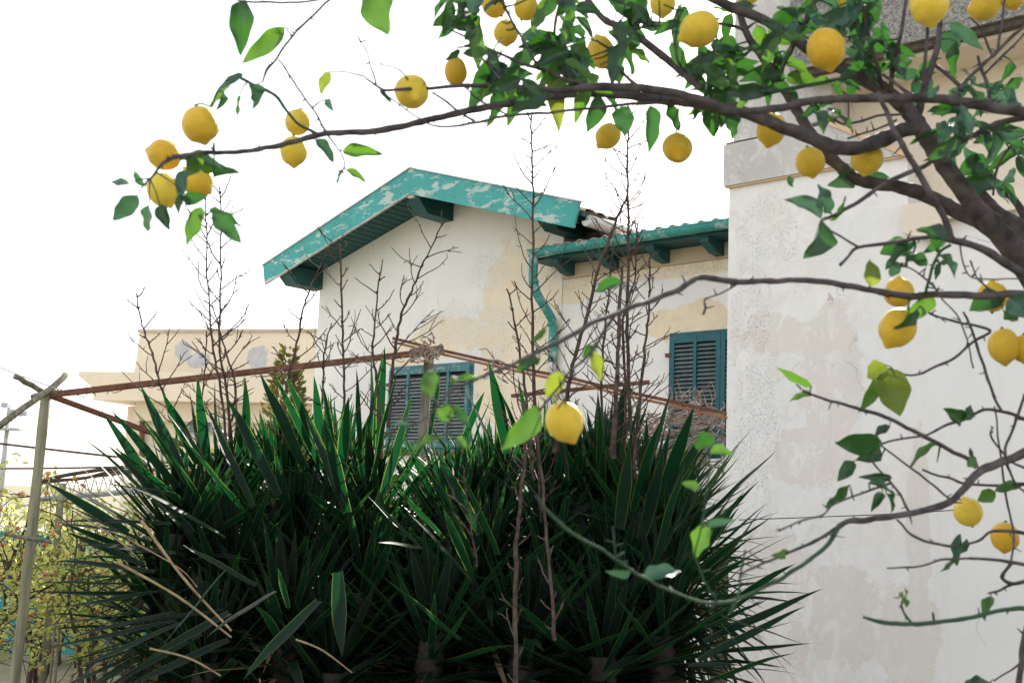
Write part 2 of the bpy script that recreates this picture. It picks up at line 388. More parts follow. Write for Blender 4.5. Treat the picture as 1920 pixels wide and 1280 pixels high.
# ridge beam and eave beams
def beam(u, z, w_=.22, h=.24, ln=OH-.06, name='ridge_beam'):
    m = MB(); vs = []
    prof = [(-ln,0),(-ln,-h*.45),(-ln+.18,-h),(.05,-h),(.05,0)]
    for s_ in (-w_/2, w_/2):
        vs += [(u+s_, y, z+zz) for y, zz in prof]
    n = len(prof); m.add(vs, [tuple(range(n)), tuple(range(2*n-1,n-1,-1))]+[(i,(i+1)%n,n+(i+1)%n,n+i) for i in range(n)])
    return m.build(name, M['teal_dk'], house)
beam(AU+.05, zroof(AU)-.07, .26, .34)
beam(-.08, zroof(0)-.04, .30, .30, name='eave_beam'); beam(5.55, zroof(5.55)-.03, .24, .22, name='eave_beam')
MB().box((AU-.02,-OH+.0,6.0),(AU+.12,-OH+.16,6.08)).build('ridge_cap', M['flash'], house)
# side soffit past the left corner
m = MB()
for k in range(6):
    m.box((-.42+k*.07,.02,zroof(-.42+k*.07)-.03),(-.355+k*.07,6.9,zroof(-.42+k*.07)-.01))
m.build('side_soffit', M['teal'], house)
# right eave return of the main roof with whitened gutter
m = MB()
gp=[]; 
for j in range(9):
    a_=pi*j/8; gp.append((6.28-.075*cos(a_), 5.17-.075*sin(a_)+.04))
vs=[]
for y in (-OH+.06, 6.5):
    vs += [(x,y,z) for x,z in gp]
m.add(vs,[(j,j+1,10+j,9+j) for j in range(8)]); m.add([(x,-OH+.06,z) for x,z in gp],[tuple(range(9))])
m.build('eave_gutter', M['flash'], house)
MB().tube([(6.30,-OH+.1,5.22),(6.30,4,5.22)],.07,10).build('roll_cap', M['flash'], house, True)
MB().box((5.34,.05,4.62),(6.1,6.5,zroof(6.1)-.03)).build('eave_shadow_wall', M['dark_edge'], house)  # dark wall colour stands in for the shade under this eave
# wing roof: rafters, deck, gutter, tiles
MB().prism([(5.1,4.86),(9.25,4.86),(9.25,4.90),(5.1,4.90)], -.42, .2).build('wing_eave_board', M['teal_dk'], house)
m = MB(); m.add([(5.34,-.42,4.92),(9.25,-.42,4.92),(9.25,5.5,5.75),(5.34,5.5,5.75),(5.34,-.42,4.96),(9.25,-.42,4.96),(9.25,5.5,5.79),(5.34,5.5,5.79)],[(0,3,2,1),(4,5,6,7),(0,1,5,4),(1,2,6,5),(2,3,7,6),(3,0,4,7)])
m.build('wing_roof', M['tile'], house)
for u in (5.5, 6.25, 7.05, 7.85, 8.65):
    m = MB(); pr = [(-.40,4.86),(-.40,4.80),(-.20,4.70),(.02,4.68),(.02,4.86)]
    vs = [(u-.06,y,z) for y,z in pr]+[(u+.06,y,z) for y,z in pr]; n=5
    m.add(vs,[tuple(range(n)), tuple(range(2*n-1,n-1,-1))]+[(i,(i+1)%n,n+(i+1)%n,n+i) for i in range(n)]); m.build('rafter_end', M['teal_dk'], house)
def gutter(u0,u1,y,z,r,mat,name):
    m = MB(); prof=[]
    for j in range(11):
        a_=pi*j/10; prof.append((y-r*cos(a_), z-r*sin(a_)*1.05))
    inner=[(y+(p[0]-y)*.9, z+(p[1]-z)*.9) for p in prof]
    pr = prof+inner[::-1]; n=len(pr)
    vs=[(u0,a,b) for a,b in pr]+[(u1,a,b) for a,b in pr]
    m.add(vs,[(i,(i+1)%n,n+(i+1)%n,n+i) for i in range(n)])
    m.add([(u0,a,b) for a,b in prof],[tuple(range(11))]); m.add([(u1,a,b) for a,b in prof],[tuple(range(10,-1,-1))])
    m.tube([(u0,y-r,z+.004),(u1,y-r,z+.004)],.011,6)
    return m.build(name, mat, house, False)
gt = gutter(5.16,9.25,-.50,4.975,.085,M['teal2'],'gutter')
for u in (6.1, 6.85, 7.75, 8.6):
    m = MB(); pts=[(u,-.50-.09*cos(pi*j/8),4.975-.095*sin(pi*j/8)) for j in range(9)]; m.tube(pts,.010,5); m.build('gutter_bracket', M['teal2'], gt)
proto=None
for r in range(4):
    for k in range(19):
        u = 5.42+k*.205
        if proto is None:
            m=MB(); vs=[]; seg=6
            for y in (0,.46):
                for j in range(seg+1):
                    t_=pi*j/seg; rr=.075-.012*(y>0); vs.append((cos(t_)*rr,y,sin(t_)*rr*.95+y*.14))
            m.add(vs,[(j,seg+1+j,seg+2+j,j+1) for j in range(seg)])
            for (a0) in (0,): m.add([(cos(pi*j/seg)*.075,0,sin(pi*j/seg)*.071) for j in range(seg+1)]+[(cos(pi*j/seg)*.058,0,sin(pi*j/seg)*.055) for j in range(seg+1)],[(j,j+1,seg+2+j,seg+1+j) for j in range(seg)])
            proto=m.build('tile', M['tile'], house, True); o=proto
        else: o=link('tile', proto.data, house)
        o.location=(u+R.uniform(-.012,.012), -.53+r*.40+R.uniform(-.015,.015), 4.965+r*.40*.14+R.uniform(-.006,.006))
# downpipe
pp = [(5.22,-.50,4.90),(5.22,-.50,4.58),(5.24,-.46,4.44),(5.24,-.40,4.36),(5.25,-.14,4.12),(5.25,-.085,4.02),(5.25,-.075,3.90),(5.25,-.075,3.50)]
dp = MB().tube(spline(pp,3), .062, 12).build('downpipe', M['teal2'], house, True)
for z,y in ((4.55,-.50),(4.02,-.085),(3.66,-.075)):
    MB().tube([(5.235,y,z-.02),(5.235,y,z+.02)],.070,12).build('pipe_collar', M['teal2'], dp, True)
MB().tube([(5.25,-.075,3.50),(5.25,-.075,GZ)],.066,12).build('lower_pipe', M['flash'], house, True)
# shutters
def shutters(u0,u1,z0,z1,npanel,mat,slm,label):
    y=-.015; st=.062; W_=(u1-u0); m=MB()
    m.box((u0-.05,-.004,z0-.06),(u1+.05,.02,z1+.06))           # surround
    fr = m.build('window', M['shutter_old'] if mat is M['shutter_old'] else mat, house); fr['label']=label
    m=MB().box((u0+.01,-.010,z0+.01),(u1-.01,-.0045,z1-.01)); m.build('dark_backing', M['dark'], fr)
    pw = W_/npanel
    for k in range(npanel+1):
        wd = st if k%2==0 else st*.75
        if 0<k<npanel and k%2==0:
            for s_ in (-1,1):
                c=u0+k*pw+s_*(wd*.5+.003); MB().box((c-wd*.5,-.062,z0),(c+wd*.5,-.012,z1)).build('stile', mat, fr)
        else:
            c=u0+k*pw+(wd*.5 if k==0 else -wd*.5 if k==npanel else 0); MB().box((c-wd*.5,-.062,z0),(c+wd*.5,-.012,z1)).build('stile', mat, fr)
    for z in (z0,z1-.08): MB().box((u0+.004,-.058,z),(u1-.004,-.014,z+.08)).build('rail', mat, fr)
    n=int((z1-z0-.16)/.052); proto=None
    for p_ in range(npanel):
        a=u0+p_*pw+.03; b=u0+(p_+1)*pw-.03
        for k in range(n):
            if proto is None or True:
                if proto is None:
                    ln=(b-a); proto=MB().box((-ln/2,-.004,-.026),(ln/2,.004,.026)).build('slat', slm, fr); o=proto
                else: o=link('slat', proto.data, fr)
            o.location=((a+b)/2,-.036,z0+.08+(k+.5)*.052+R.uniform(-.002,.002)); o.rotation_euler=(radians(-48+R.uniform(-5,5)),0,R.uniform(-.006,.006))
    for z in (z0+.2,z1-.25):
        MB().box((u0-.07,-.07,z),(u0+.01,-.03,z+.05)).build('hinge', M['rust'], fr)
    return fr
shutters(1.93,3.66,2.35,3.55,4,M['shutter_old'],M['slat'],'faded blue louvred shutters in the gable wall')
shutters(7.16,8.62,2.30,3.72,4,M['shutter'],M['slat_dk'],'dark teal louvred shutters beside the white villa wall')
MB().box((1.8,-.06,2.24),(3.8,.02,2.285)).build('sill', M['rust'], house)
# cross stay rod on the wall
# ------------------------------------------------------------------ white villa on the right
v0 = P(1362, 700, 12.6); 
c1 = P(1365, 520, 12.6); c1.z = 0
villa = empty('white_villa', c1, -radians(42)); tag(villa, 'tall whitewashed villa wall with peeling plaster and a speckled eave, on the right', 'house')
VS = 12.6/13
def V(u, z): return (u*VS, CAMZ+(z-CAMZ)*VS)
prof = [V(0,-2),V(7,-2),V(7,4.62),V(2.15,4.62),V(2.15,5.30),V(1.3,5.83),V(1.3,5.90),V(0,5.90)]
prof = [(u,max(z,GZ-.1)) for u,z in prof]
MB().prism(prof, 0.0, .9).build('front_wall', M['white'], villa)
MB().prism([V(.03,-1),V(7,-1),V(7,4.6),V(.03,4.6)], .9, 8).build('side_wall', M['white'], villa)
zb=V(0,5.36)[1]; zt=V(0,5.86)[1]
MB().prism([(-.045,zb),(V(2.1,0)[0],zb),(V(2.1,0)[0],zb+.02),(V(1.28,0)[0],zt),(-.045,zt)],-.055,-.002).build('cornice_band', M['villa_band'], villa)
MB().prism([(-.03,zb-.022),(V(2.12,0)[0],zb-.022),(V(2.12,0)[0],zb-.001),(-.03,zb-.001)],-.035,-.001).build('ochre_line', M['ochre'], villa)
MB().prism([(-.03,zt+.001),(V(1.28,0)[0],zt+.001),(V(1.28,0)[0],zt+.03),(-.03,zt+.03)],-.03,.0).build('dark_drip', M['dark_edge'], villa)
a=V(1.30,5.87); b=V(2.2,5.33)
MB().bar((a[0],-.03,a[1]),(b[0],-.03,b[1]),.08,.05).build('sloping_coping', M['ochre'], villa)
# upper pier
MB().prism([(0.04,zt+.03),V(1.28,5.95),V(1.28,8.2),(.04,V(0,8.2)[1])], .02, .88).build('upper_pier', M['villa_band'], villa)
# loggia lip / corbel
c=V(2.15,4.70)
MB().prism([(c[0]-.02,c[1]-.18),(c[0]+.30,c[1]-.32),(c[0]+.42,c[1]-.10),(c[0]+5,c[1]-.10),(c[0]+5,c[1]+.10),(c[0]-.02,c[1]+.10)],-.10,-.003).build('balcony_lip', M['villa_tan'], villa)
MB().prism([V(1.3,4.4),V(7,4.4),V(7,6.4),V(1.3,6.4)], .42, .6).build('loggia_wall', M['villa_tan'], villa)
MB().prism([V(1.32,6.32),V(7.5,6.32),V(7.5,6.40),V(1.32,6.40)], -.22, 6).build('eave_soffit', M['villa_tan'], villa)
MB().prism([V(.95,6.36),V(7.5,6.36),V(7.5,6.43),V(.95,6.43)], -.32, -.22).build('eave_edge', M['dark_edge'], villa)
MB().prism([V(.98,6.431),V(7.5,6.431),V(7.5,7.6),V(.98,7.6)], -.37, 6).build('eave_fascia', M['speckle'], villa)
wire = MB().tube([P(1385,974,10.9),P(1500,970,10.9),P(1700,962,10.9),P(1990,941,10.9)],.0045,5).build('wire', M['dark']); tag(wire,'thin dark wire strung across the white villa wall','wire')

# ------------------------------------------------------------------ far tan building
f0 = P(240, 760, 30.0); f0.z = 0
far = empty('tan_building', f0, -radians(16)); tag(far,'distant flat roofed tan building with peeling grey patches, behind the left plants','building')
Minv = Matrix.Rotation(radians(16),3,'Z')
def FW(x,y,off=0.0):
    """local x, z on the far facade moved off metres forward"""
    n=Vector((-sin(radians(16)),-cos(radians(16)),0)); r_=ray(x,y); t_=((f0-Vector((0,0,0))-CP).dot(n)+off)/r_.dot(n)
    q=Minv@((CP+r_*t_)-f0); return q.x,(q.z)
px_=[FW(340,657),FW(368,674),FW(479,671)]
M['far'] = plaster('far_tan_plaster', (.72,.61,.47), (.66,.57,.44), [(px_[0][0],px_[0][1],.30,.26),(px_[1][0],px_[1][1],.36,.22),(px_[2][0],px_[2][1],.30,.36)], ((.42,.42,.44),(.50,.50,.52),.95), (.33,.27,.2), .5)
a0=FW(247,700); a1=FW(259,617); zr=a1[1]; zl=FW(300,698)[1]
MB().box((0,0,GZ-.1),(9,8,zl-.9)).build('lower_wall', M['far'], far)
MB().prism([(a0[0],zl+.0),(a0[0]+6.8,zl),(a0[0]+6.8,zr-.08),(a1[0],zr-.08)],.1,7).build('parapet_wall', M['far'], far)
MB().box((a1[0]-.04,.04,zr-.08),(a0[0]+7,7.05,zr)).build('coping', M['far_coping'], far)
b0=FW(148,696,.9); b1=FW(176,729,.9); 
MB().prism([(b0[0],b0[1]),(b0[0],b0[1]-.12),(b1[0],b1[1]),(b1[0],b1[1]-.28),(9,b1[1]-.28),(9,b0[1])],-.9,3.0).build('canopy', M['far'], far)
MB().prism([(b1[0]+.9,b1[1]-.75),(9,b1[1]-.75),(9,b1[1]-.285),(b1[0]+.9,b1[1]-.285)],-.35,3.0).build('canopy_step', M['far'], far)
pp=[FW(250,735,.3),FW(250,752,.3),FW(257,765,.3),FW(259,790,.3),FW(258,900,.3)]
MB().tube(spline([(x,-.12,z) for x,z in pp],3),.07,8).build('drainpipe', M['rust'], far, True)
x0,z1=FW(358,748); x1,z0=FW(398,815)
wn=MB().box((x0,-.05,z0),(x1,.02,z1)).build('window', M['steel'], far)
for k in range(10): 
    zz=z0+.05+k*(z1-z0-.1)/10; MB().box((x0+.06,-.08,zz),(x1-.06,-.051,zz+(z1-z0)/16)).build('slat', M['slat_dk'], wn)

# ------------------------------------------------------------------ light mast
q=P(10,900,70); mast=empty('light_mast',(q.x,q.y,0)); tag(mast,'tall grey floodlight mast far off at the left edge','light mast')
top=P(18,757,70)-Vector((q.x,q.y,0)); bot=P(6,880,70)-Vector((q.x,q.y,0))
MB().tube([(bot.x-.1,bot.y,GZ),(bot.x,bot.y,bot.z),(top.x,top.y,top.z)],[.22,.18,.10],10).build('pole', M['steel'], mast, True)
pz=P(16,802,70).z; MB().box((top.x-1.0,-.6,pz-.15),(top.x+1.0,.6,pz)).build('platform', M['steel'], mast)
m=MB()
for k in range(9): x=top.x-1+k*.25; m.tube([(x,-.6,pz),(x,-.6,pz+.9)],.025,4)
m.tube([(top.x-1,-.6,pz+.9),(top.x+1,-.6,pz+.9)],.03,4); m.build('guard_rail', M['steel'], mast)
for (x,y) in ((14,760),(38,776),(50,776),(26,772)):
    l=P(x,y,70)-Vector((q.x,q.y,0)); MB().bar((l.x-.2,-.3,l.z),(l.x+.2,-.3,l.z),.3,.3,bev=.05).build('floodlight', M['steel'], mast)
MB().tube([(top.x,0,P(0,776,70).z),(P(54,778,70).x-q.x,0,P(54,778,70).z)],.05,5).build('cross_arm', M['steel'], mast)

# ------------------------------------------------------------------ pergola
perg = empty('pergola', P(60,1200,9.0)*1.0); perg.location.z=0
PO = perg.location.copy()
tag(perg,'rusty rail pergola on leaning posts over the spiky plants','pergola')
def L(p): return Vector(p)-PO
def rail(name, pts, wpx, mat, seg=6, jit=.0, parent=perg, off=PO):
    ps=[]; 
    for x,y,d in pts: ps.append(P(x,y,d)-off)
    m=MB(); ps2=spline([tuple(p) for p in ps],3) if len(ps)>2 else [tuple(ps[0].lerp(ps[1],k/6)) for k in range(7)]
    r=[wpx/2/FPX*pts[0][2]*(1+R.uniform(-.06,.06)) for _ in ps2]
    ps2=[Vector(p)+Vector((R.uniform(-1,1),R.uniform(-1,1),R.uniform(-1,1)))*jit for p in ps2]
    m.tube(ps2,r,seg); return m.build(name, mat, parent, seg>4)
# posts reach the ground
def post(top, botpx, wpx, mat):
    a=P(*top)-PO; b=P(*botpx)-PO; d=(b-a); b2=a+d*((a.z-GZ)/(a.z-b.z)); m=MB(); r=wpx/2/FPX*top[2]
    n=10; m.tube([a.lerp(b2,k/n)+Vector((R.uniform(-.006,.006),0,0)) for k in range(n+1)],[r*(1+.04*sin(k*2.1)) for k in range(n+1)],10)
    return m.build('post', mat, perg, True)
post((88,738,9.0),(28,1280,9.0),19,M['post']); post((118,905,10.4),(80,1280,10.4),13,M['post'])
# middle post: squared timber with a head block
a=P(806,655,9.2)-PO; MB().bar((a.x,a.y,a.z),(a.x-.12,a.y,GZ),.075,.075,up=Vector((0,1,0)),bev=.012).build('post', M['oldwood'], perg)
b=P(772,662,9.15)-PO; c_=P(829,656,9.25)-PO; MB().bar(b,c_,.09,.075,bev=.012).build('head_block', M['oldwood'], perg)
def lrail(name,a,b,wpx,mat,mat2):
    """angle-iron rail: a flange and a web with the gap between them"""
    A_=P(*a)-PO; B_=P(*b)-PO; w_=wpx/FPX*a[2]
    m=MB(); n=7; pts=[A_.lerp(B_,k/n)+Vector((0,0,R.uniform(-.006,.006))) for k in range(n+1)]
    for k in range(n): 
        m.mi=0; m.bar(pts[k],pts[k+1],.045,w_*.42)
    o=m.build(name, mat, perg)
    m=MB()
    for k in range(n): m.bar(pts[k]+Vector((0,-.03,-w_*.62)),pts[k+1]+Vector((0,-.03,-w_*.62)),.03,w_*.36)
    m.build('rail_flange', mat2, perg); return o
lrail('rail',(738,635,9.6),(1362,776,8.6),12.5,M['rust'],M['rust_lt'])
MB().bar(P(75,742,9.0)-PO,P(800,660,9.15)-PO,.05,.048,bev=.01).build('rail', M['rust'], perg)
MB().bar(P(96,742,9.1)-PO,P(440,868,11.0)-PO,.045,.042,bev=.01).build('rail', M['rust'], perg)
MB().bar(P(960,742,9.8)-PO,P(1216,716,9.0)-PO,.03,.03).build('rail', M['rust'], perg)
rail('timber',[(28,706,8.9),(60,722,9.0),(97,745,9.1)],11,M['oldwood'],8,.006)
rail('timber',[(124,702,9.2),(96,728,9.0),(40,768,8.7),(-40,826,8.3)],12,M['oldwood'],8,.006)
rail('timber',[(60,745,9.0),(88,738,9.0),(110,735,9.0)],13,M['oldwood'],8,.004)
rail('crossbar',[(8,1000,8.9),(50,1008,8.9),(95,1015,8.9)],8,M['oldwood'],6,.003)
for (x,y,dx,dy) in ((810,658,60,20),(808,652,-70,30),(800,662,50,50),(938,690,30,30)):   # tying vines on the head
    m=MB()
    for k in range(9):
        pts=[(x+R.uniform(-25,25),y+R.uniform(-18,14),9.1+R.uniform(-.08,.08))]
        for j in range(4): pts.append((pts[-1][0]+R.uniform(-14,14),pts[-1][1]+R.uniform(-10,12),pts[-1][2]))
        m.tube([Vector(p) for p in spline([tuple(P(*q)-PO) for q in pts],3)],.006,4)
    m.build('tying_vine', M['vine'], perg)
for a,b in (((690,668),(160,731)),):
    m=MB()
    for k in range(14):
        x=R.uniform(120,760); y=742-(x-75)*82/725+6
        pts=[(x+j*R.uniform(4,12),y+R.uniform(-7,7),9.05) for j in range(5)]
        m.tube([Vector(p) for p in spline([tuple(P(*q)-PO) for q in pts],2)],.004,4)
    m.build('tendril', M['vine'], perg, kind='stuff')

# lattice beam and overhead wires
lat=empty('lattice_beam',P(150,930,11.5)); lo=lat.location.copy(); tag(lat,'grey lattice truss beam behind the left pergola post','beam')
def lp(x,y): return P(x,y,11.5)-lo
MB().tube([lp(70,936),lp(150,929),lp(330,915)],.026,6).build('lower_chord', M['steel'], lat)
MB().tube([lp(76,906),lp(150,896),lp(330,876)],.014,6).build('upper_chord', M['oldwood'], lat)
for k in range(14):
    x=84+k*17; MB().tube([lp(x,934-(x-70)*.08),lp(x+8.5,905-(x-76)*.118)],.006,4).build('lattice_bar', M['steel'], lat)
    MB().tube([lp(x+8.5,905-(x-76)*.118),lp(x+17,934-(x-53)*.08)],.006,4).build('lattice_bar', M['steel'], lat)
for i,(lab,pts,r) in enumerate((('upper overhead cable crossing left of the spiky plants',[(-60,824),(120,845),(420,878)],.012),('lower overhead cable running level behind the left post',[(-60,878),(120,877),(420,870)],.010),
   ('thick sagging vine cable just above the lattice beam',[(60,908),(110,893),(190,880),(300,868)],.02),('second sagging cable bundled along the lattice beam',[(70,900),(150,897),(210,884),(300,880)],.016),
   ('faint thin cable in the sky above the crossed timbers',[(-40,672),(60,712),(160,745)],.005))):
    c_=MB().tube([Vector(p) for p in spline([tuple(P(x,y,11.2)) for x,y in pts],5)],r,5).build('overhead_cable', M['dark_edge']); tag(c_,lab,'cable')

# ------------------------------------------------------------------ teal netting fence, stakes
fence=empty('netting_fence',P(150,1200,15)); fence.location.z=0; fo=fence.location.copy(); tag(fence,'teal netting fence low behind the sunlit bushes at bottom left','fence')
m=MB(); m.add([(-7,0,GZ),(2.3,0,GZ),(2.3,0,.95),(-7,0,1.02)],[(0,1,2,3)]); m.add([(-7,.01,GZ),(2.3,.01,GZ),(2.3,.01,.95),(-7,.01,1.02)],[(3,2,1,0)])
m.build('netting', M['net'], fence)
for k in range(5): MB().tube([(-7+k*2.1,-.03,GZ),(-7+k*2.1,-.03,1.0)],.025,6).build('fence_post', M['steel'], fence)
for lab,a,b in (('left of two thin pale stakes at bottom left corner',(103,1172,8.0),(92,1300,8.0)),('right of two thin pale stakes, the thicker one, at bottom left corner',(112,1170,7.9),(101,1300,7.9))):
    A_=P(*a);B_=P(*b); B_=A_+(B_-A_)*((A_.z-GZ)/(A_.z-B_.z)); o=MB().tube([A_,A_.lerp(B_,.5),B_],[.010,.012,.012],6).build('stake', M['oldwood']); tag(o,lab,'stake','pale stakes')

# ------------------------------------------------------------------ leaves merged in bulk
def leafquad(L_,W_,fold=.25):
    """small pointed leaf along +y, two quads + tip"""
    return ([(0,0,0),(W_*.5,L_*.35,W_*fold),(W_*.35,L_*.75,W_*fold*.6),(0,L_,0),(-W_*.35,L_*.75,W_*fold*.6),(-W_*.5,L_*.35,W_*fold),(0,L_*.4,0)],
            [(0,1,6),(1,2,3,6),(6,3,4,5),(0,6,5)])
def basis(d, nrm):
    d=d.normalized(); x=d.cross(nrm)
    x = x.normalized() if x.length>1e-5 else d.orthogonal().normalized()
    return Matrix((x, d, x.cross(d))).transposed()
def rdir(): 
    while True:
        v=Vector((R.uniform(-1,1),R.uniform(-1,1),R.uniform(-1,1)))
        if .05<v.length<1: return v.normalized()
def bulk(name, leaves, mats, parent, proto):
    """leaves: list of (pos, 3x3 basis, sx, sy)"""
    pv,pf=proto[0],proto[1]; pm=proto[2] if len(proto)>2 else [0]*len(pf)
    A=np.array(pv); n=len(A); V_=[];F=[];MI=[]
    for i,(p,B,sx,sy) in enumerate(leaves):
        V_.append((A*np.array([sx,sy,sx]))@np.array(B.transposed())+np.array(p))
        F+= [[i*n+k for k in f] for f in pf]; MI+=pm
    me=bpy.data.meshes.new(name); me.from_pydata(np.concatenate(V_).tolist(),[],F)
    for m_ in (mats if isinstance(mats,list) else [mats]): me.materials.append(m_)
    me.polygons.foreach_set('material_index',MI); me.polygons.foreach_set('use_smooth',[True]*len(F)); me.update()
    return link(name,me,parent,'stuff')

# ------------------------------------------------------------------ sunlit bushes at lower left
def bush(c, rx, ry, rz, nst, nl, mat, label, blooms=0, lsz=.05, seed=1, zmin=.02):
    R.seed(seed); root=empty('flowering_bush' if blooms else 'leafy_bush',(c[0],c[1],0)); tag(root,label,'bush',None)
    m=MB(); tips=[]
    for k in range(nst):
        a=R.uniform(0,2*pi); p=Vector((R.uniform(-.3,.3)*rx,R.uniform(-.3,.3)*ry,GZ)); pts=[p.copy()]; d=Vector((cos(a)*.35,sin(a)*.35,1)).normalized()
        H=rz*R.uniform(.7,1.0)*2+.5; st=9
        for j in range(st):
            d=(d+rdir()*.30+Vector((0,0,.06))).normalized(); p=p+d*H/st; pts.append(p.copy())
        m.tube(pts,[.022*(1-j/(st+1))+.004 for j in range(st+1)],5)
        for j in range(3,st+1):
            for q in range(3):
                d2=(rdir()+Vector((0,0,.3))).normalized(); pp=[pts[j]]
                for s_ in range(4): d2=(d2+rdir()*.35).normalized(); pp.append(pp[-1]+d2*.13*R.uniform(.6,1.4))
                m.tube(pp,[.007,.006,.005,.004,.003],4); tips+=pp[1:]
    m.build('branches',M['stalk'],root)
    lv=[]; bl=[]
    for k in range(nl):
        p=R.choice(tips)+rdir()*R.uniform(.0,.09)
        if p.z<zmin: continue
        s=lsz*R.uniform(.6,1.3); lv.append((p,basis(rdir()+Vector((0,0,-.2)),rdir()+Vector((0,0,.7))),s*.5,s))
    bulk('foliage',lv,mat,root,leafquad(1,1))
    if blooms:
        for k in range(blooms):
            p=R.choice(tips)
            for j in range(6): bl.append((p,basis(rdir()+Vector((0,-.3,.3)),rdir()),.03,.035))
        bulk('blooms',bl,M['bloom'],root,leafquad(1,1,.5))
    return root
def gxy(x,d): q=P(x,1000,d); return (q.x,q.y)
bush(gxy(-70,9.8),.8,.7,1.05,9,2600,M['bush'],'sunlit orange flowering bush at the left edge of the photo',170,.06,11)
bush(gxy(60,11.5),.9,.8,1.0,8,2500,M['bush'],'yellow green bush with pink blooms directly behind the leaning post',110,.065,12)
bush(gxy(230,10.6),.8,.8,.85,8,2300,M['bush2'],'olive green bush between the post and the spiky leaves, with bare dark stems',50,.065,13)
bush(gxy(370,10.8),1.0,.8,.85,9,2800,M['bush'],'bright leafy bush glimpsed through the left ends of the spiky leaves',25,.065,14)
bush(gxy(150,14.2),1.3,.8,.85,7,3000,M['bush'],'farther pale green bush in front of the teal netting',60,.075,15)

# conifer behind
def conifer():
    p0=P(552,700,17.0); root=empty('small_conifer',(p0.x,p0.y,0)); tag(root,'small yellowish conifer top between the tan building and gabled house','tree')
    ht=P(540,652,17).z; R.seed(5)
    MB().tube([(0,0,GZ),(0,0,ht-.1)],[.08,.02],6).build('trunk',M['bark'],root)
    lv=[]
    for k in range(4200):
        h=R.random()**.7; z=ht-h*3.2; r=.08+.50*h**.9; a=R.uniform(0,2*pi); lump=noise.noise(Vector((cos(a)*2,sin(a)*2,z*2.2)))
        rr=r*(1+1.1*lump)*sqrt(R.uniform(.35,1)); p=Vector((cos(a)*rr-.12*(1-h),sin(a)*rr,z))
        d=Vector((cos(a),sin(a),.9))+rdir()*.5; s=R.uniform(.05,.12); lv.append((p,basis(d,rdir()),s*.45,s))
    bulk('crown',lv,M['conif'],root,leafquad(1,1))
conifer()

# ------------------------------------------------------------------ dry vine tangle on the trellis at right
vt=empty('dry_vine_tangle',P(1275,830,9.3)); vt.location.z=0; vo_=vt.location.copy(); tag(vt,'tangle of dry leafless vines on a green batten below the right shutters','vine')
R.seed(21); m=MB()
for k in range(330):
    x=R.uniform(1150,1350); y=R.uniform(775,885); d=R.uniform(8.9,9.9); a=R.uniform(0,2*pi); pts=[]
    if R.random()<.3: a=R.choice((0,pi))+R.uniform(-.5,.5)
    for j in range(5):
        pts.append(tuple(P(x,y,d)-vo_)); a+=R.uniform(-.7,.7); x=min(x+cos(a)*13,1356+R.uniform(-3,3)); y+=sin(a)*8; d+=R.uniform(-.06,.06)
    m.tube([Vector(p) for p in spline(pts,2)],R.uniform(.003,.008),4)
m.build('vine_stems',M['vine'],vt,kind='stuff')
for a,b in (((1150,835),(1352,802)),((1150,862),(1352,853))):
    MB().bar(P(*a,9.9)-vo_,P(*b,9.3)-vo_,.03,.05).build('batten',M['teal_dk'],vt)
m=MB()
for k in range(26):
    x=R.uniform(1250,1345); y=R.uniform(750,785); pts=[]; a=-pi/2+R.uniform(-.9,.9)
    for j in range(6): pts.append(tuple(P(x,y,9.0)-vo_)); a+=R.uniform(-.6,.6); x=min(x+cos(a)*8,1356); y+=sin(a)*9
    m.tube([Vector(p) for p in spline(pts,2)],.0035,4)
m.build('loose_tendril',M['vine'],vt,kind='stuff')
for lab,x0_ in (('squat dark post under the vine tangle, against the white villa corner',1352),):
    q=P(x0_,1200,11.0); o=MB().bar((q.x-.02,q.y,GZ),(q.x-.02,q.y,1.25),.14,.14,up=Vector((0,1,0)),bev=.01).build('dark_post',M['dark_edge']); tag(o,lab,'post')

# ------------------------------------------------------------------ yucca plants
def yleaf_mesh(name, curve, fold, twist, seed):
    """unit blade along +y (length 1, width 1 = scaled): five points across so the pale margin is its own strip"""
    rr=random.Random(seed); n=8; vs=[]; fs=[]; mi=[]
    for i in range(n+1):
        t_=i/n; w_=(.62+.9*t_-.55*t_*t_) if t_<.45 else (.905*(1-((t_-.45)/.55)**1.7)); w_=max(w_,.0)*.5
        if i==n: w_=.012
        tw=twist*t_; e=.035
        for s_,k in ((-1,1.),(-1,1-e*2),(0,0),(1,1-e*2),(1,1.)):
            x=s_*w_*k; zz=abs(x)*fold*(1-.6*t_)
            vs.append((x*cos(tw)-zz*sin(tw), t_, (x*sin(tw)+zz*cos(tw))))
    # z offsets stored in width units; bend handled separately in length units
    for i in range(n):
        for k in range(4):
            a=i*5+k; fs.append((a,a+1,a+6,a+5)); mi.append(1 if k in (0,3) else 0)
    bend=[(curve*(i/n)**2 if curve>-.6 else -.75*max(0,i/n-.5)-.05*(i/n)**2)+.006*sin(i/n*9+seed) for i in range(n+1)]
    return vs,fs,mi,bend
YV=[]; 
for i,(c_,f_,t_) in enumerate(((.0,.45,0),(-.06,.5,.2),(-.14,.45,-.25),(.04,.6,.1),(-.25,.4,.4),(-.08,.55,-.5),(-.42,.4,.3),(.08,.5,-.1),(-.7,.3,.3))):
    YV.append(yleaf_mesh('yucca',c_,f_,t_,i))
def yverts(var,Ln,Wd):
    vs,fs,mi,bend=YV[var]; out=[]
    for i,(x,y,z) in enumerate(vs): out.append((x*Wd,y*Ln,z*Wd+bend[i//5]*Ln))
    return out
YM={}
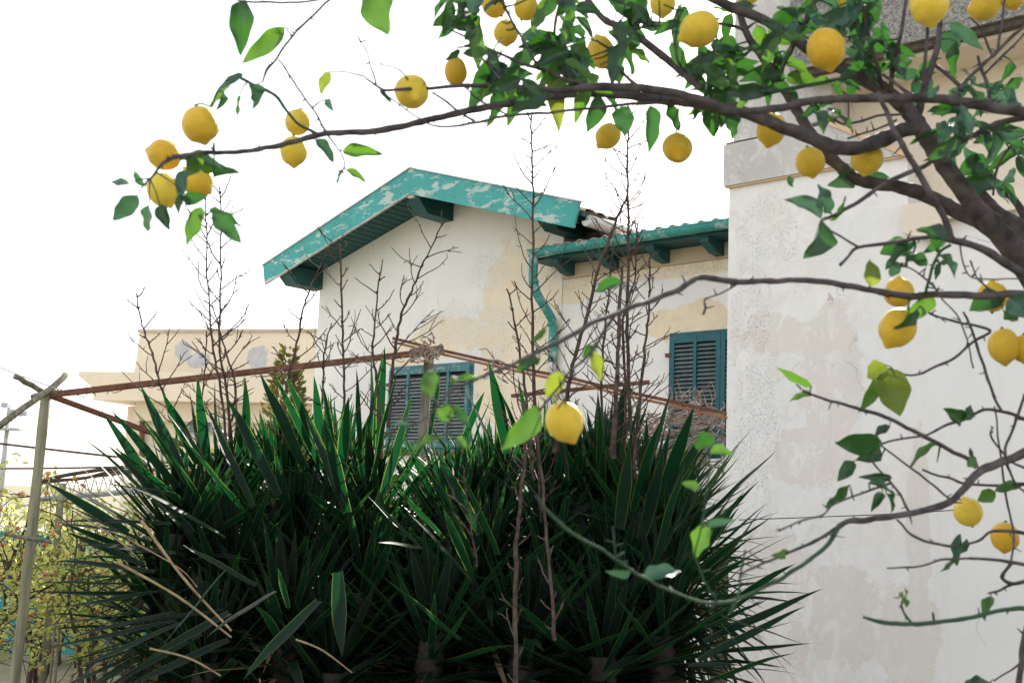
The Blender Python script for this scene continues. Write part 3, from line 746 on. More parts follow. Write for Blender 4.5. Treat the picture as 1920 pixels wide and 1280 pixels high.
def ymesh(var,Ln,Wd,dead=False):
    k=(var,round(Ln/.06),round(Wd/.006),int(dead))
    if k not in YM:
        L2=max(1,round(Ln/.06))*.06; W2=max(1,round(Wd/.006))*.006
        me=bpy.data.meshes.new('yucca_leaf'); me.from_pydata(yverts(var,L2,W2),[],YV[var][1])
        for m_ in [M[q_] for q_ in YMT[dead]]: me.materials.append(m_)
        me.polygons.foreach_set('material_index',YV[var][2]); me.polygons.foreach_set('use_smooth',[True]*len(YV[var][1])); me.update(); YM[k]=me
    return YM[k]
def yucca(label, heads, keys, base, seed):
    R.seed(seed); root=empty('yucca_plant',(base[0],base[1],0)); tag(root,label,'plant','yuccas'); O_=root.location.copy()
    lst=[]   # (pos, basis, L, W, var, dead)
    def put(bp,tp,Wd,var=None,nrm=None,dead=False):
        d=tp-bp; Ln=d.length; up=nrm or (Vector((0,0,1))+rdir()*.5+(-ray(960,640).normalized())*.35)
        lst.append((bp-O_,basis(d,up),Ln,Wd,R.choice((0,0,1,1,2,3,5)) if var is None else var,dead))
    for (tx,ty,bx,by,wpx,d) in keys:
        put(P(bx,by,d+R.uniform(-.05,.25)),P(tx,ty,d+R.uniform(-.25,.1)),wpx/FPX*d,R.choice((0,1,3)))
    nk=len(lst)
    for (x,y,d,n,Ls,lean) in heads:
        c=P(x,y,d)
        # trunk of this head
        tp=[Vector((base[0]+(c.x-base[0])*.75,base[1]+(c.y-base[1])*.75,GZ)),Vector((c.x,c.y,c.z*.55)),c]
        MB().tube([Vector(p)-O_ for p in spline([tuple(p) for p in tp],4)],.07,8).build('trunk',M['ytrunk'],root,True)
        for k in range(n):
            u=(k+.5)/n; el=pi/2-(u**.8)*radians(128); a=k*2.39996+R.uniform(-.3,.3)
            dv=Vector((cos(a)*cos(el),sin(a)*cos(el),sin(el)))+lean*.5*(1-u)
            dv.y*=(.5 if dv.y<0 else 1); dv=(dv+rdir()*.12).normalized(); Ln=Ls*R.uniform(.78,1.12)*(.8+.3*sin(pi*u))
            bp=c+dv*.05+Vector((0,0,-u*.28)); var=R.choice((0,0,1,3)) if u<.5 else R.choice((1,2,2,4,5,6,8))
            put(bp,bp+dv*Ln,R.uniform(.038,.062),var,Vector((0,0,1))+rdir()*.35,2 if (u>.62 and R.random()<.16) else False)
        for k in range(int(n*.45)):   # hanging dead skirt
            a=R.uniform(0,2*pi); dv=Vector((cos(a)*.45,sin(a)*.45,-1)).normalized(); bp=c+Vector((cos(a)*.06,sin(a)*.06,-.25-R.uniform(0,.5)))
            put(bp,bp+dv*R.uniform(.3,.55),R.uniform(.025,.045),R.choice((1,2,4)),Vector((cos(a),sin(a),.2)),True)
    # the nearest (largest in view) become separate leaves, the rest one part
    idx=list(range(nk))+sorted(range(nk,len(lst)),key=lambda i:(lst[i][0]+O_).y+ (1.2 if lst[i][5] is True else 0) - .5*max(0,(lst[i][0]+O_+lst[i][1].col[1]*lst[i][2]).z-1.6))
    one=idx[:300]; rest=idx[300:]
    for i in one:
        p,B,Ln,Wd,var,dead=lst[i]; o=link('leaf',ymesh(var,Ln,Wd,dead),root); o.matrix_local=Matrix.Translation(p)@B.to_4x4()
    for dd,nm in ((False,'dense_leaves'),(True,'dead_leaves'),(2,'straw_leaves')):
        V_=[];F=[];MI=[];n=45; c=0
        for i in rest:
            p,B,Ln,Wd,var,dead=lst[i]
            if dead is not dd: continue
            V_.append(np.array(yverts(var,Ln,Wd))@np.array(B.transposed())+np.array(p)); F+=[[c*n+k for k in f] for f in YV[var][1]]; MI+=YV[var][2]; c+=1
        if not V_: continue
        me=bpy.data.meshes.new(nm); me.from_pydata(np.concatenate(V_).tolist(),[],F)
        for m_ in [M[q_] for q_ in YMT[dd]]: me.materials.append(m_)
        me.polygons.foreach_set('material_index',MI); me.polygons.foreach_set('use_smooth',[True]*len(F)); me.update(); link(nm,me,root,'stuff')
    return root
def stalk(parent, pts, d, w0, w1, twl=55, gap=26, seed=0, tw0=0.0, rr=1.0, mat=None):
    R.seed(seed+300); O_=parent.location; wp=[tuple(P(x,y,d+R.uniform(-.03,.03))) for x,y in pts]; sp=spline(wp,6); n=len(sp)
    if twl: sp=[tuple(Vector(p)+Vector((R.uniform(-1,1),R.uniform(-1,1),R.uniform(-1,1)))*.005) for p in sp]
    rad=[.8*(w0+(w1-w0)*i/(n-1))/2/FPX*d*(1+R.uniform(-.12,.12)) for i in range(n)]
    m=MB(); m.tube([Vector(p)-O_ for p in sp],rad,6)
    # alternate side twigs
    Ltot=sum((Vector(sp[i+1])-Vector(sp[i])).length for i in range(n-1)); s=0; side=1; nxt=gap/FPX*d*.5; acc=0
    for i in range(n-1):
        a=Vector(sp[i]); b=Vector(sp[i+1]); l=(b-a).length; ax=(b-a).normalized()
        while acc+l>nxt and twl:
            t_=(nxt-acc)/l; p=a.lerp(b,t_); f=nxt/Ltot; nxt+=gap/FPX*d*R.uniform(.35,1.7); side=-side
            if f<tw0: continue
            outv=(CR*side*R.uniform(.5,1)+CB*R.uniform(-.8,.8)).normalized()
            dv=(outv*R.uniform(.8,1.05)+ax*R.uniform(.4,1.0)).normalized(); Lt=twl/FPX*d*R.choice((R.uniform(.5,1.2),R.uniform(1.2,2.3)))*(1-.55*f)*(.55+.45*min(1,f*4))
            pp=[p]; dv=(dv+rdir()*.12).normalized()
            for q in range(6):
                dv=(dv+rdir()*.2+Vector((0,0,.07))).normalized(); pp.append(pp[-1]+dv*Lt/6)
                if R.random()<.55 and q>0:   # tiny spur
                    e=(dv+rdir()*.9).normalized(); m.tube([pp[-1]-O_,pp[-1]+e*Lt*.11-O_],[.0026*rr,.0020*rr],4)
                if q in (2,3) and R.random()<.35:
                    e=(dv+rdir()*.7+Vector((0,0,.3))).normalized(); q1=pp[-1]+e*Lt*.25; q2=q1+(e+rdir()*.3).normalized()*Lt*.2; m.tube([pp[-1]-O_,q1-O_,q2-O_],[.003*rr,.0025*rr,.002*rr],4)
            m.tube([x-O_ for x in pp],[.0046*rr,.0042*rr,.0038*rr,.0036*rr,.0032*rr,.003*rr,.0028*rr],4)
            e=(ax+rdir()*.5).normalized(); m.tube([p-O_,p+e*.02-O_],[.006,.003],4)
        acc+=l
    return m.build('flower_stalk',mat or M['stalk'],parent)

up=Vector((0,0,1)); lf=Vector((-1,0,0)); rt=Vector((1,0,0))
LK=[(165,808,335,990,22,5.9),(218,842,360,960,20,6.0),(258,711,352,905,24,6.0),(303,735,372,870,26,6.1),(367,705,392,880,26,6.1),(354,730,378,900,24,6.0),
 (404,714,410,890,24,6.3),(463,701,462,860,20,6.5),(479,693,570,880,28,6.2),(513,703,600,880,28,6.2),(537,709,625,900,26,6.2),(588,701,604,860,26,6.4),(611,709,620,880,28,6.2),
 (208,759,330,915,22,6.0),(240,762,345,910,22,6.1),(197,773,310,945,22,6.0),(320,760,420,930,24,5.9),(266,765,370,935,22,5.9),(330,790,450,960,24,5.8),(430,740,520,930,26,5.9),(385,760,470,950,26,5.8),
 (440,700,450,850,22,6.5),(650,740,640,900,26,6.1),(690,656,692,860,26,6.5),(727,652,712,850,26,6.5),(711,660,702,840,20,6.6),(752,700,700,900,26,6.1),(775,735,715,950,26,5.9),(668,700,672,860,24,6.4),(560,760,640,950,26,5.8),(600,770,650,960,28,5.7),
 (90,906,240,1000,24,5.8),(106,966,320,985,22,5.7),(118,982,250,1035,20,5.9),(180,905,330,925,14,5.7),(34,1172,250,1150,14,5.6),(240,1172,420,1145,14,5.5),(73,1083,260,1098,14,5.8),(60,1110,280,1115,16,5.8),(125,1000,270,1060,18,5.9),
 (100,1040,290,1075,18,5.7),(150,1010,330,1040,18,5.6),(65,1075,240,1085,14,5.9),(110,1140,300,1110,16,5.6),(130,1185,330,1150,18,5.5),(90,1215,330,1165,16,5.5),(150,1250,340,1170,18,5.4),(70,1140,250,1125,12,5.9),
 (180,1290,380,1190,18,5.3),(230,1290,430,1200,20,5.2),(300,1217,424,1070,17,5.0),(457,1258,600,1128,26,4.8),(520,1060,540,1140,14,4.9),(637,1222,636,1073,33,4.6),(330,1020,480,1100,20,5.3),(250,900,420,1010,22,5.6),(210,830,360,1000,22,5.9),(270,1230,430,1150,18,5.0),(385,1180,520,1110,16,4.9)]
RK=[(920,682,950,850,28,6.4),(936,709,985,870,28,6.3),(966,698,990,840,24,6.4),(870,725,950,900,28,6.2),(1007,680,1010,830,24,6.5),(832,690,800,830,16,6.4),(905,730,870,830,18,6.5),(925,750,880,850,14,6.5),
 (1261,727,1205,930,30,6.0),(1300,766,1235,950,30,5.9),(1398,798,1290,970,26,5.8),(1396,830,1300,970,26,5.7),(1458,851,1320,975,24,5.7),(1431,954,1340,1075,26,5.5),(1396,920,1290,1080,30,5.5),(1420,905,1300,1030,20,5.7),
 (1487,1047,1360,1140,20,5.5),(1534,1107,1320,1205,24,5.3),(1517,1132,1310,1240,24,5.2),(1517,1216,1352,1155,13,5.0),(1478,1212,1310,1290,24,5.2),(1438,1283,1350,1168,15,5.0),(1448,1126,1320,1180,18,5.4),(1400,1035,1290,1130,22,5.5),(1417,1000,1300,1100,24,5.5),
 (1345,830,1255,960,26,5.9),(1375,870,1270,1000,26,5.8),(1330,800,1245,940,22,6.0),(1205,740,1175,900,24,6.3),(1170,720,1150,880,26,6.4),(1145,735,1125,900,26,6.4),(1120,720,1110,880,24,6.4),(1085,735,1085,880,24,6.4),(1060,720,1070,860,22,6.5),(1040,740,1060,900,24,6.2),(1230,790,1190,960,26,6.0),(1250,840,1200,1010,28,5.9),(1180,830,1160,990,28,5.8),
 (735,905,830,1010,16,5.5),(690,930,790,1030,14,5.5),(790,850,870,1010,22,5.5),(815,840,900,1000,24,5.5),(765,830,850,960,20,5.6),(860,860,930,1040,24,5.4),(830,950,880,1070,20,5.3),(700,1075,860,1200,24,5.0),(720,1010,790,1030,12,5.3),(780,960,880,1090,18,5.3),
 (1375,940,1270,1070,24,5.6),(1320,850,1240,1030,26,5.7),(1445,1080,1330,1150,16,5.4),(1390,1130,1290,1190,16,5.3),(1400,1240,1290,1250,16,5.2),(1360,980,1270,1090,24,5.5),(1290,870,1230,1060,28,5.6)]
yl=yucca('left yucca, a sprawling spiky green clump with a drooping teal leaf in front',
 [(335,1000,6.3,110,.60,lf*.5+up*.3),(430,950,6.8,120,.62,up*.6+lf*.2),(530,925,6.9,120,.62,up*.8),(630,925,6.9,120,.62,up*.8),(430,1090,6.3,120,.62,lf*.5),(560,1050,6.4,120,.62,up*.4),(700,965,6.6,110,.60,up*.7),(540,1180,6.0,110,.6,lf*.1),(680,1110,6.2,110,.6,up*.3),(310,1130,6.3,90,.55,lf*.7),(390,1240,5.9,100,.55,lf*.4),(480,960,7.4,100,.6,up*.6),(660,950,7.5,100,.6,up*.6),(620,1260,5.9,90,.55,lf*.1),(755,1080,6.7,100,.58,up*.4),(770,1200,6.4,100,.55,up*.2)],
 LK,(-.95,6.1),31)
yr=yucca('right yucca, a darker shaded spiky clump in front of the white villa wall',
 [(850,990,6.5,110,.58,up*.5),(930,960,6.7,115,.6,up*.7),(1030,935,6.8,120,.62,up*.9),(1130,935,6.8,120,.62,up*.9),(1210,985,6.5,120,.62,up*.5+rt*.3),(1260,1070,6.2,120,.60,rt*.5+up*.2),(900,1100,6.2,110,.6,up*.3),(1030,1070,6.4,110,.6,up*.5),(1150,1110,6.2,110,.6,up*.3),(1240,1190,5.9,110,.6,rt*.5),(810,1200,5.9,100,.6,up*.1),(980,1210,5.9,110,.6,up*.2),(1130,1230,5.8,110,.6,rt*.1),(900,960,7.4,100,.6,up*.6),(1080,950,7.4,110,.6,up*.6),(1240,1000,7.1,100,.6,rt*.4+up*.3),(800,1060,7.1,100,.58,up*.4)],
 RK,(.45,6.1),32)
ST=[(yl,[(425,830),(415,740),(398,640),(389,520),(386,375)],6.5,8,3,66,19),(yl,[(432,830),(425,740),(412,640),(414,520),(413,350)],6.6,8,3,66,18),(yl,[(435,790),(440,720),(418,640),(400,575)],6.4,7,3,40,22),
 (yl,[(345,830),(318,780),(300,720),(281,650),(264,600),(256,548)],6.3,7,3,60,26),(yl,[(530,830),(538,720),(556,645),(572,570),(590,521),(622,454)],6.6,8,3,55,24),
 (yl,[(650,830),(646,740),(643,640),(640,540),(637,450)],6.4,7,4,66,18),(yl,[(715,860),(709,742),(700,656),(705,581),(716,487)],6.3,8,3,48,24),(yl,[(728,800),(737,690),(750,600),(772,544),(795,491),(832,416)],6.4,9,3,76,20),
 (yl,[(600,830),(606,712),(609,656),(621,604)],6.7,6,3,42,20),(yl,[(372,800),(384,700),(388,620)],6.7,5,3,30,20),
 (yr,[(1015,980),(1008,830),(1000,720),(998,560),(1000,400),(998,300),(996,215)],6.3,10,3.5,88,17),(yr,[(1000,900),(986,742),(971,637),(951,540)],6.2,8,4,36,22),
 (yr,[(1190,900),(1180,740),(1176,600),(1178,440),(1176,300),(1179,200)],6.4,11,3.5,88,13),(yr,[(1040,850),(1062,743),(1077,673),(1104,579),(1120,512),(1147,434),(1175,368)],6.3,11,6,70,15),
 (yr,[(1150,860),(1155,750),(1160,640),(1166,500)],6.2,14,7,40,16),(yr,[(1188,880),(1202,731),(1210,641),(1216,579),(1219,480)],6.3,9,4,44,18),(yr,[(1170,850),(1172,720),(1168,600),(1190,520),(1195,420)],6.5,8,3,44,18),
 (yr,[(1130,860),(1128,700),(1140,560),(1150,450)],6.6,7,3,40,18),(yr,[(968,1300),(966,1108),(972,972),(985,850),(984,760)],4.9,11,6,34,30),(yr,[(1040,1200),(1030,1062),(1018,920),(1004,800)],5.1,9,5,34,34),(yr,[(895,1060),(880,960),(868,870)],5.3,5,3,34,26)]
for i,(pl,pts,d,w0,w1,tl,gp_) in enumerate(ST): stalk(pl,pts,d,w0,w1,tl,gp_,i)
for pts,d,w_ in (([(219,1053),(330,1125),(434,1194)],5.0,9),([(265,975),(336,1085),(434,1182)],5.1,9),([(281,1215),(350,1240),(414,1266)],4.8,7),([(145,960),(225,1025),(262,1050)],5.3,4),([(240,1010),(330,1070),(370,1100)],5.0,4),([(555,1198),(600,1225),(660,1260)],4.7,6)):
    stalk(yl,[pts[0],(pts[1][0]+4,pts[1][1]-7),pts[2]],d,w_*.8,w_*.55,0,30,9,mat=M['stalk_lt'])
# ------------------------------------------------------------------ lemon tree
tree=empty('lemon_tree',(1.55,2.5,0)); tag(tree,'lemon tree with dark crooked branches reaching in from the right','tree'); TO=tree.location.copy()
BR=[] # (pts [(x,y,d,w)], kind)
def br(kind,*p): BR.append((kind,list(p)))
# limbs
br('branch',(1290,-30,2.35,18),(1349,3,2.35,20),(1420,32,2.35,20),(1465,57,2.34,21),(1502,82,2.33,23),(1560,118,2.32,25),(1605,140,2.3,27),(1650,165,2.3,30),(1690,195,2.3,32),(1715,225,2.3,33),(1740,262,2.3,34),(1780,322,2.3,36),(1830,388,2.32,39),(1880,445,2.35,43),(1935,520,2.4,48),(2010,640,2.45,60))
br('branch',(281,335,1.86,4),(300,312,1.87,6),(315,300,1.87,8),(341,292,1.88,10),(390,287,1.9,9),(442,285,1.92,9),(510,276,1.95,10),(555,264,1.97,11),(611,251,2.0,12),(679,247,2.03,12),(736,240,2.06,13),(804,225,2.1,13),(868,210,2.12,14),(924,199,2.15,14),(1000,187,2.18,15),(1080,176,2.2,16),(1170,178,2.22,18),(1240,187,2.22,20),(1296,192,2.22,21),(1345,202,2.22,22),(1405,214,2.22,23),(1450,232,2.22,24),(1502,251,2.22,25),(1559,274,2.22,27),(1607,277,2.23,28),(1645,266,2.25,29),(1690,245,2.28,30),(1725,240,2.3,30))
br('branch',(682,143,2.0,3),(691,152,2.0,4),(710,164,2.0,5),(729,169,2.0,6),(811,165,2.05,7),(890,161,2.08,8),(980,163,2.1,9),(1055,169,2.12,12),(1130,162,2.14,15),(1205,166,2.16,16),(1280,178,2.18,17),(1345,200,2.2,18))
br('branch',(1371,210,2.12,14),(1409,209,2.1,15),(1465,202,2.08,15),(1521,189,2.06,16),(1577,186,2.05,16),(1652,184,2.04,17),(1727,184,2.03,18),(1802,191,2.02,19),(1877,205,2.02,20),(1960,222,2.02,22),(2060,300,2.1,24),(2110,480,2.2,26))
br('branch',(1085,-25,2.5,12),(1130,34,2.48,13),(1167,52,2.46,14),(1205,75,2.44,15),(1242,105,2.42,16),(1280,135,2.4,16),(1315,165,2.35,17),(1364,192,2.3,18),(1400,212,2.24,18))
br('branch',(1385,20,2.45,13),(1401,64,2.45,15),(1420,94,2.44,17),(1450,135,2.44,19),(1472,169,2.43,20),(1495,210,2.42,21),(1510,235,2.4,22),(1540,277,2.4,23),(1570,307,2.4,24),(1596,332,2.4,26),(1645,345,2.4,26),(1690,352,2.4,27),(1746,371,2.4,29),(1795,397,2.38,30),(1840,420,2.36,30),(1880,450,2.36,30))
br('branch',(1534,-10,2.3,9),(1505,48,2.33,10),(1485,90,2.38,10),(1468,125,2.42,10),(1462,150,2.43,9))
br('branch',(1648,175,1.95,9),(1671,232,1.93,10),(1697,281,1.92,11),(1724,326,1.92,12),(1746,367,1.92,13),(1769,405,1.93,13),(1784,448,1.94,13))
br('branch',(1574,498,1.95,7),(1590,480,1.95,5),(1609,464,1.95,7),(1672,455,1.95,8),(1738,445,1.95,9),(1781,449,1.94,13),(1840,466,1.96,15),(1887,494,2.0,17),(1935,530,2.05,19),(2000,600,2.2,24))
br('twig',(1609,464,1.95,5),(1580,445,1.95,4),(1551,427,1.95,4),(1540,412,1.96,3))
br('branch',(1540,414,1.96,5),(1577,397,1.98,7),(1615,375,2.0,8),(1652,349,2.02,8),(1690,330,2.04,9),(1746,304,2.06,9),(1795,270,2.1,10),(1840,247,2.12,11),(1890,226,2.12,12),(1960,215,2.05,12))
br('branch',(1825,349,2.7,22),(1850,378,2.7,26),(1877,405,2.7,30),(1925,440,2.65,34),(2000,560,2.55,40))
br('branch',(1847,322,2.6,11),(1885,356,2.6,14),(1925,410,2.6,17),(1980,520,2.5,24))
br('twig',(1862,367,2.5,4),(1870,319,2.5,5),(1892,277,2.5,5),(1925,258,2.5,6))
br('branch',(1765,-10,2.4,10),(1761,64,2.38,11),(1754,105,2.35,12),(1742,140,2.32,13),(1731,175,2.28,14),(1722,215,2.3,14))
br('twig',(1739,40,2.3,5),(1739,64,2.3,6),(1733,120,2.28,7),(1731,165,2.25,7))
br('branch',(1925,46,2.2,6),(1859,105,2.2,8),(1806,157,2.15,8),(1790,185,2.06,9))
br('twig',(1925,60,2.25,5),(1880,105,2.25,6),(1847,137,2.22,6))
br('twig',(1832,105,2.2,5),(1840,130,2.2,6),(1851,157,2.15,7),(1856,200,2.05,7))
br('twig',(1885,-5,2.3,5),(1877,49,2.3,5),(1870,94,2.25,6),(1858,108,2.2,6))
br('twig',(1818,34,2.3,3),(1840,56,2.3,4),(1855,94,2.28,5),(1862,106,2.25,5))
br('twig',(1757,124,2.3,8),(1787,150,2.2,8),(1805,170,2.1,8))
# long middle branch reaching left
br('branch',(843,732,1.36,4),(886,714,1.38,5),(926,698,1.40,6),(966,681,1.42,7),(1038,645,1.47,8),(1077,626,1.5,9),(1116,602,1.55,9),(1155,589,1.6,10),(1190,573,1.64,11),(1226,561,1.7,11),(1273,542,1.75,11),(1300,524,1.78,11),(1312,520,1.8,12),(1382,528,1.85,12),(1434,527,1.88,11),(1488,525,1.9,11),(1543,527,1.93,12),(1590,535,1.95,12),(1637,545,1.97,12),(1668,550,1.98,13),(1711,555,2.0,14),(1750,552,2.0,13),(1828,554,2.02,14),(1935,557,2.05,16),(2020,620,2.2,20))
br('twig',(1010,770,1.45,4),(1019,759,1.45,5),(1050,723,1.47,5),(1069,696,1.49,5),(1097,673,1.5,6),(1120,645,1.54,6),(1132,622,1.57,6),(1153,591,1.6,6))
br('twig',(843,732,1.36,4),(820,760,1.35,4),(790,790,1.33,4),(760,800,1.32,3))
br('twig',(843,732,1.36,4),(850,780,1.36,3),(838,800,1.36,3),(830,822,1.35,3))
br('twig',(1318,590,1.86,4),(1322,575,1.86,5),(1323,561,1.86,3),(1358,547,1.86,3),(1384,530,1.85,4))
br('twig',(1052,725,1.47,3),(1056,745,1.5,3),(1060,756,1.55,3))
# lower right
br('branch',(1570,987,2.0,9),(1592,976,2.0,10),(1630,974,2.02,11),(1694,963,2.05,11),(1735,956,2.07,12),(1780,941,2.1,13),(1803,920,2.1,14),(1825,894,2.12,15),(1844,879,2.14,16),(1878,866,2.16,16),(1935,840,2.2,17),(2020,780,2.3,20))
br('branch',(1388,1078,1.75,4),(1416,1061,1.78,5),(1461,1044,1.85,5),(1502,1025,1.9,6),(1544,1006,1.95,7),(1572,986,2.0,8))
br('branch',(1003,928,1.45,4),(1023,954,1.46,6),(1042,972,1.47,8),(1073,999,1.48,7),(1114,1022,1.5,6),(1155,1049,1.52,6),(1205,1081,1.55,6),(1241,1099,1.57,6),(1300,1124,1.6,6),(1350,1130,1.63,7),(1386,1122,1.68,7),(1424,1104,1.72,7),(1461,1087,1.78,8),(1487,1070,1.83,8),(1525,1044,1.9,8),(1555,1017,1.95,9),(1572,986,2.0,9))
br('gtwig',(1322,945,1.58,3),(1312,1000,1.58,3),(1304,1040,1.58,4),(1322,1090,1.6,4),(1345,1127,1.63,5))
br('gtwig',(1330,850,1.56,3),(1328,900,1.57,3),(1320,950,1.58,3))
br('gtwig',(1397,1030,1.68,3),(1388,1080,1.68,4),(1384,1121,1.67,4),(1368,1149,1.66,6))
br('gtwig',(1155,1049,1.52,3),(1152,1015,1.51,3),(1150,985,1.51,3))
br('branch',(1619,1156,1.8,5),(1656,1166,1.82,8),(1720,1169,1.86,8),(1769,1164,1.88,8),(1825,1156,1.9,8),(1881,1143,1.94,8),(1935,1138,1.98,9),(2010,1130,2.1,11))
br('gtwig',(1690,1135,1.84,3),(1696,1150,1.85,4),(1708,1165,1.86,5))
br('gtwig',(1749,1148,1.87,4),(1752,1164,1.88,4))
br('branch',(1492,720,2.1,3),(1527,742,2.1,5),(1582,757,2.1,6),(1633,773,2.1,7),(1680,791,2.1,7),(1731,816,2.12,8),(1770,837,2.13,8),(1817,861,2.14,8),(1832,876,2.14,9))
br('twig',(1680,701,2.15,4),(1715,703,2.15,4),(1750,689,2.14,5),(1789,670,2.13,5),(1828,638,2.12,5),(1856,619,2.11,6),(1793,603,2.08,5),(1746,589,2.05,5),(1731,576,2.02,6))
br('twig',(1806,585,2.1,4),(1820,615,2.12,5),(1840,673,2.14,6),(1860,732,2.15,6),(1879,770,2.16,6))
br('twig',(1652,832,2.2,4),(1692,822,2.2,4),(1735,815,2.18,4),(1770,798,2.17,5),(1805,787,2.16,6),(1828,775,2.16,6),(1856,767,2.16,6),(1887,773,2.18,6),(1935,790,2.2,8),(2010,800,2.3,9))
br('gtwig',(1781,459,1.95,6),(1762,474,1.95,6),(1750,498,1.96,6),(1738,537,1.98,6),(1733,556,2.0,6))
br('twig',(1652,835,2.2,3),(1705,875,2.2,4),(1750,909,2.18,4),(1780,935,2.12,4))
br('twig',(1728,881,2.3,4),(1788,899,2.3,5),(1833,909,2.3,5),(1935,907,2.3,6))
br('twig',(1682,974,2.05,4),(1705,999,2.08,5),(1735,1014,2.1,5),(1780,1023,2.12,5),(1833,1014,2.15,5),(1863,995,2.17,6),(1935,1000,2.2,7))
br('twig',(1664,1064,2.0,3),(1724,1061,2.02,4),(1765,1049,2.03,5),(1818,1046,2.05,5),(1863,1048,2.08,6),(1935,1060,2.1,7))
br('twig',(1896,1055,2.1,6),(1878,1081,2.12,7),(1900,1093,2.14,7),(1935,1086,2.15,8))
br('twig',(1851,1111,2.15,3),(1870,1108,2.15,5),(1885,1100,2.14,5),(1898,1094,2.14,6))
br('branch',(1908,1300,2.2,11),(1914,1250,2.2,11),(1922,1190,2.2,12),(1960,1100,2.2,14),(2040,1020,2.25,18))
br('twig',(1461,995,1.7,4),(1502,976,1.75,4),(1540,965,1.8,4),(1562,946,1.85,4),(1607,927,1.95,4),(1645,914,2.05,5),(1670,905,2.1,5))
br('twig',(1703,957,2.06,6),(1690,931,2.08,5),(1667,900,2.1,5),(1637,867,2.15,4),(1640,845,2.18,3))
br('twig',(1865,1275,2.3,3),(1895,1255,2.25,3),(1915,1240,2.2,4))
br('twig',(1925,880,2.2,5),(1890,860,2.16,4),(1860,820,2.14,4),(1862,800,2.14,3))
br('twig',(1925,730,2.2,5),(1900,800,2.18,5),(1884,850,2.17,5),(1905,905,2.2,4),(1925,925,2.2,4))
br('twig',(1865,760,2.3,3),(1885,925,2.3,4),(1900,1000,2.25,4),(1896,1055,2.1,4))
br('twig',(1825,690,2.15,3),(1800,600,2.1,3),(1765,560,2.03,3),(1745,530,2.0,4),(1710,505,2.0,3),(1690,500,2.0,3))
br('twig',(1820,490,1.97,4),(1832,520,2.0,3),(1858,545,2.02,4))
br('twig',(1800,460,1.95,3),(1808,500,1.97,3),(1830,522,1.98,3),(1920,522,2.0,3))
# top left
br('twig',(440,0,2.05,3),(465,3,2.05,4),(517,5,2.06,4),(585,2,2.07,4),(650,-18,2.1,5),(800,-60,2.15,6))
br('twig',(491,156,2.0,3),(499,131,2.0,6),(517,113,2.0,5),(547,68,2.02,5),(574,41,2.04,5),(622,-2,2.06,5),(700,-55,2.1,6))
br('twig',(534,50,2.0,2),(546,68,2.02,3))
br('twig',(522,112,1.98,3),(535,128,1.98,4),(555,161,1.98,4),(585,203,1.99,4),(611,246,2.0,5))
br('twig',(611,250,2.0,4),(637,285,2.0,3),(645,313,2.0,3),(632,322,2.0,2))
br('gtwig',(395,200,1.9,4),(412,165,1.9,5),(442,146,1.92,6),(480,161,1.94,6),(517,180,1.95,7),(540,210,1.96,6),(570,240,1.98,6),(597,252,2.0,6))
br('gtwig',(401,268,1.88,5),(402,288,1.89,6))
br('twig',(664,60,2.0,2),(686,94,2.0,2.5),(697,131,2.0,3),(705,160,2.0,4))
br('twig',(709,120,2.0,2),(750,133,2.02,3),(775,165,2.03,3))
br('twig',(717,172,2.0,3),(774,214,2.02,3),(822,238,2.05,4),(897,229,2.08,6),(957,217,2.1,6),(1044,210,2.12,6),(1100,204,2.14,6),(1186,195,2.17,7),(1260,190,2.2,8))
br('twig',(811,172,2.05,4),(856,206,2.06,5),(890,228,2.08,5))
br('twig',(871,165,2.07,3),(905,191,2.08,4),(955,218,2.1,4))
br('twig',(830,49,2.2,3),(867,67,2.2,4),(905,86,2.2,5),(961,112,2.2,6),(1017,131,2.2,7),(1062,150,2.18,7),(1110,163,2.16,8))
br('twig',(1140,90,2.3,6),(1152,120,2.25,6),(1182,150,2.2,7),(1208,172,2.16,8))
br('twig',(1190,54,2.4,4),(1224,49,2.4,5),(1290,50,2.4,6),(1345,45,2.4,6),(1395,55,2.4,7))
br('twig',(860,-20,2.2,4),(870,30,2.2,4),(880,75,2.2,4),(905,110,2.2,5),(950,160,2.12,5))
br('twig',(930,-20,2.2,5),(960,40,2.2,5),(990,90,2.2,5),(1010,131,2.2,6))
br('twig',(1060,-20,2.3,6),(1040,40,2.28,6),(1045,100,2.25,6),(1075,155,2.18,7))
br('twig',(1280,20,2.3,4),(1268,60,2.3,4),(1270,110,2.3,5),(1290,140,2.38,5))
br('twig',(1610,-15,2.15,6),(1625,50,2.18,7),(1640,110,2.22,8),(1655,165,2.28,9))
br('twig',(1700,-15,2.2,6),(1690,60,2.2,7),(1675,120,2.25,8),(1668,170,2.28,9))
br('gtwig',(1425,180,2.2,6),(1470,168,2.2,8),(1520,160,2.2,7),(1560,150,2.2,6),(1600,145,2.25,5))
br('twig',(1550,215,2.2,4),(1580,232,2.2,4),(1610,228,2.2,5),(1645,218,2.2,5),(1690,215,2.25,5))
br('twig',(1590,260,2.15,4),(1620,250,2.15,4),(1650,240,2.18,4),(1680,225,2.2,5))
br('twig',(1655,140,2.2,6),(1690,165,2.15,7),(1715,180,2.08,8))
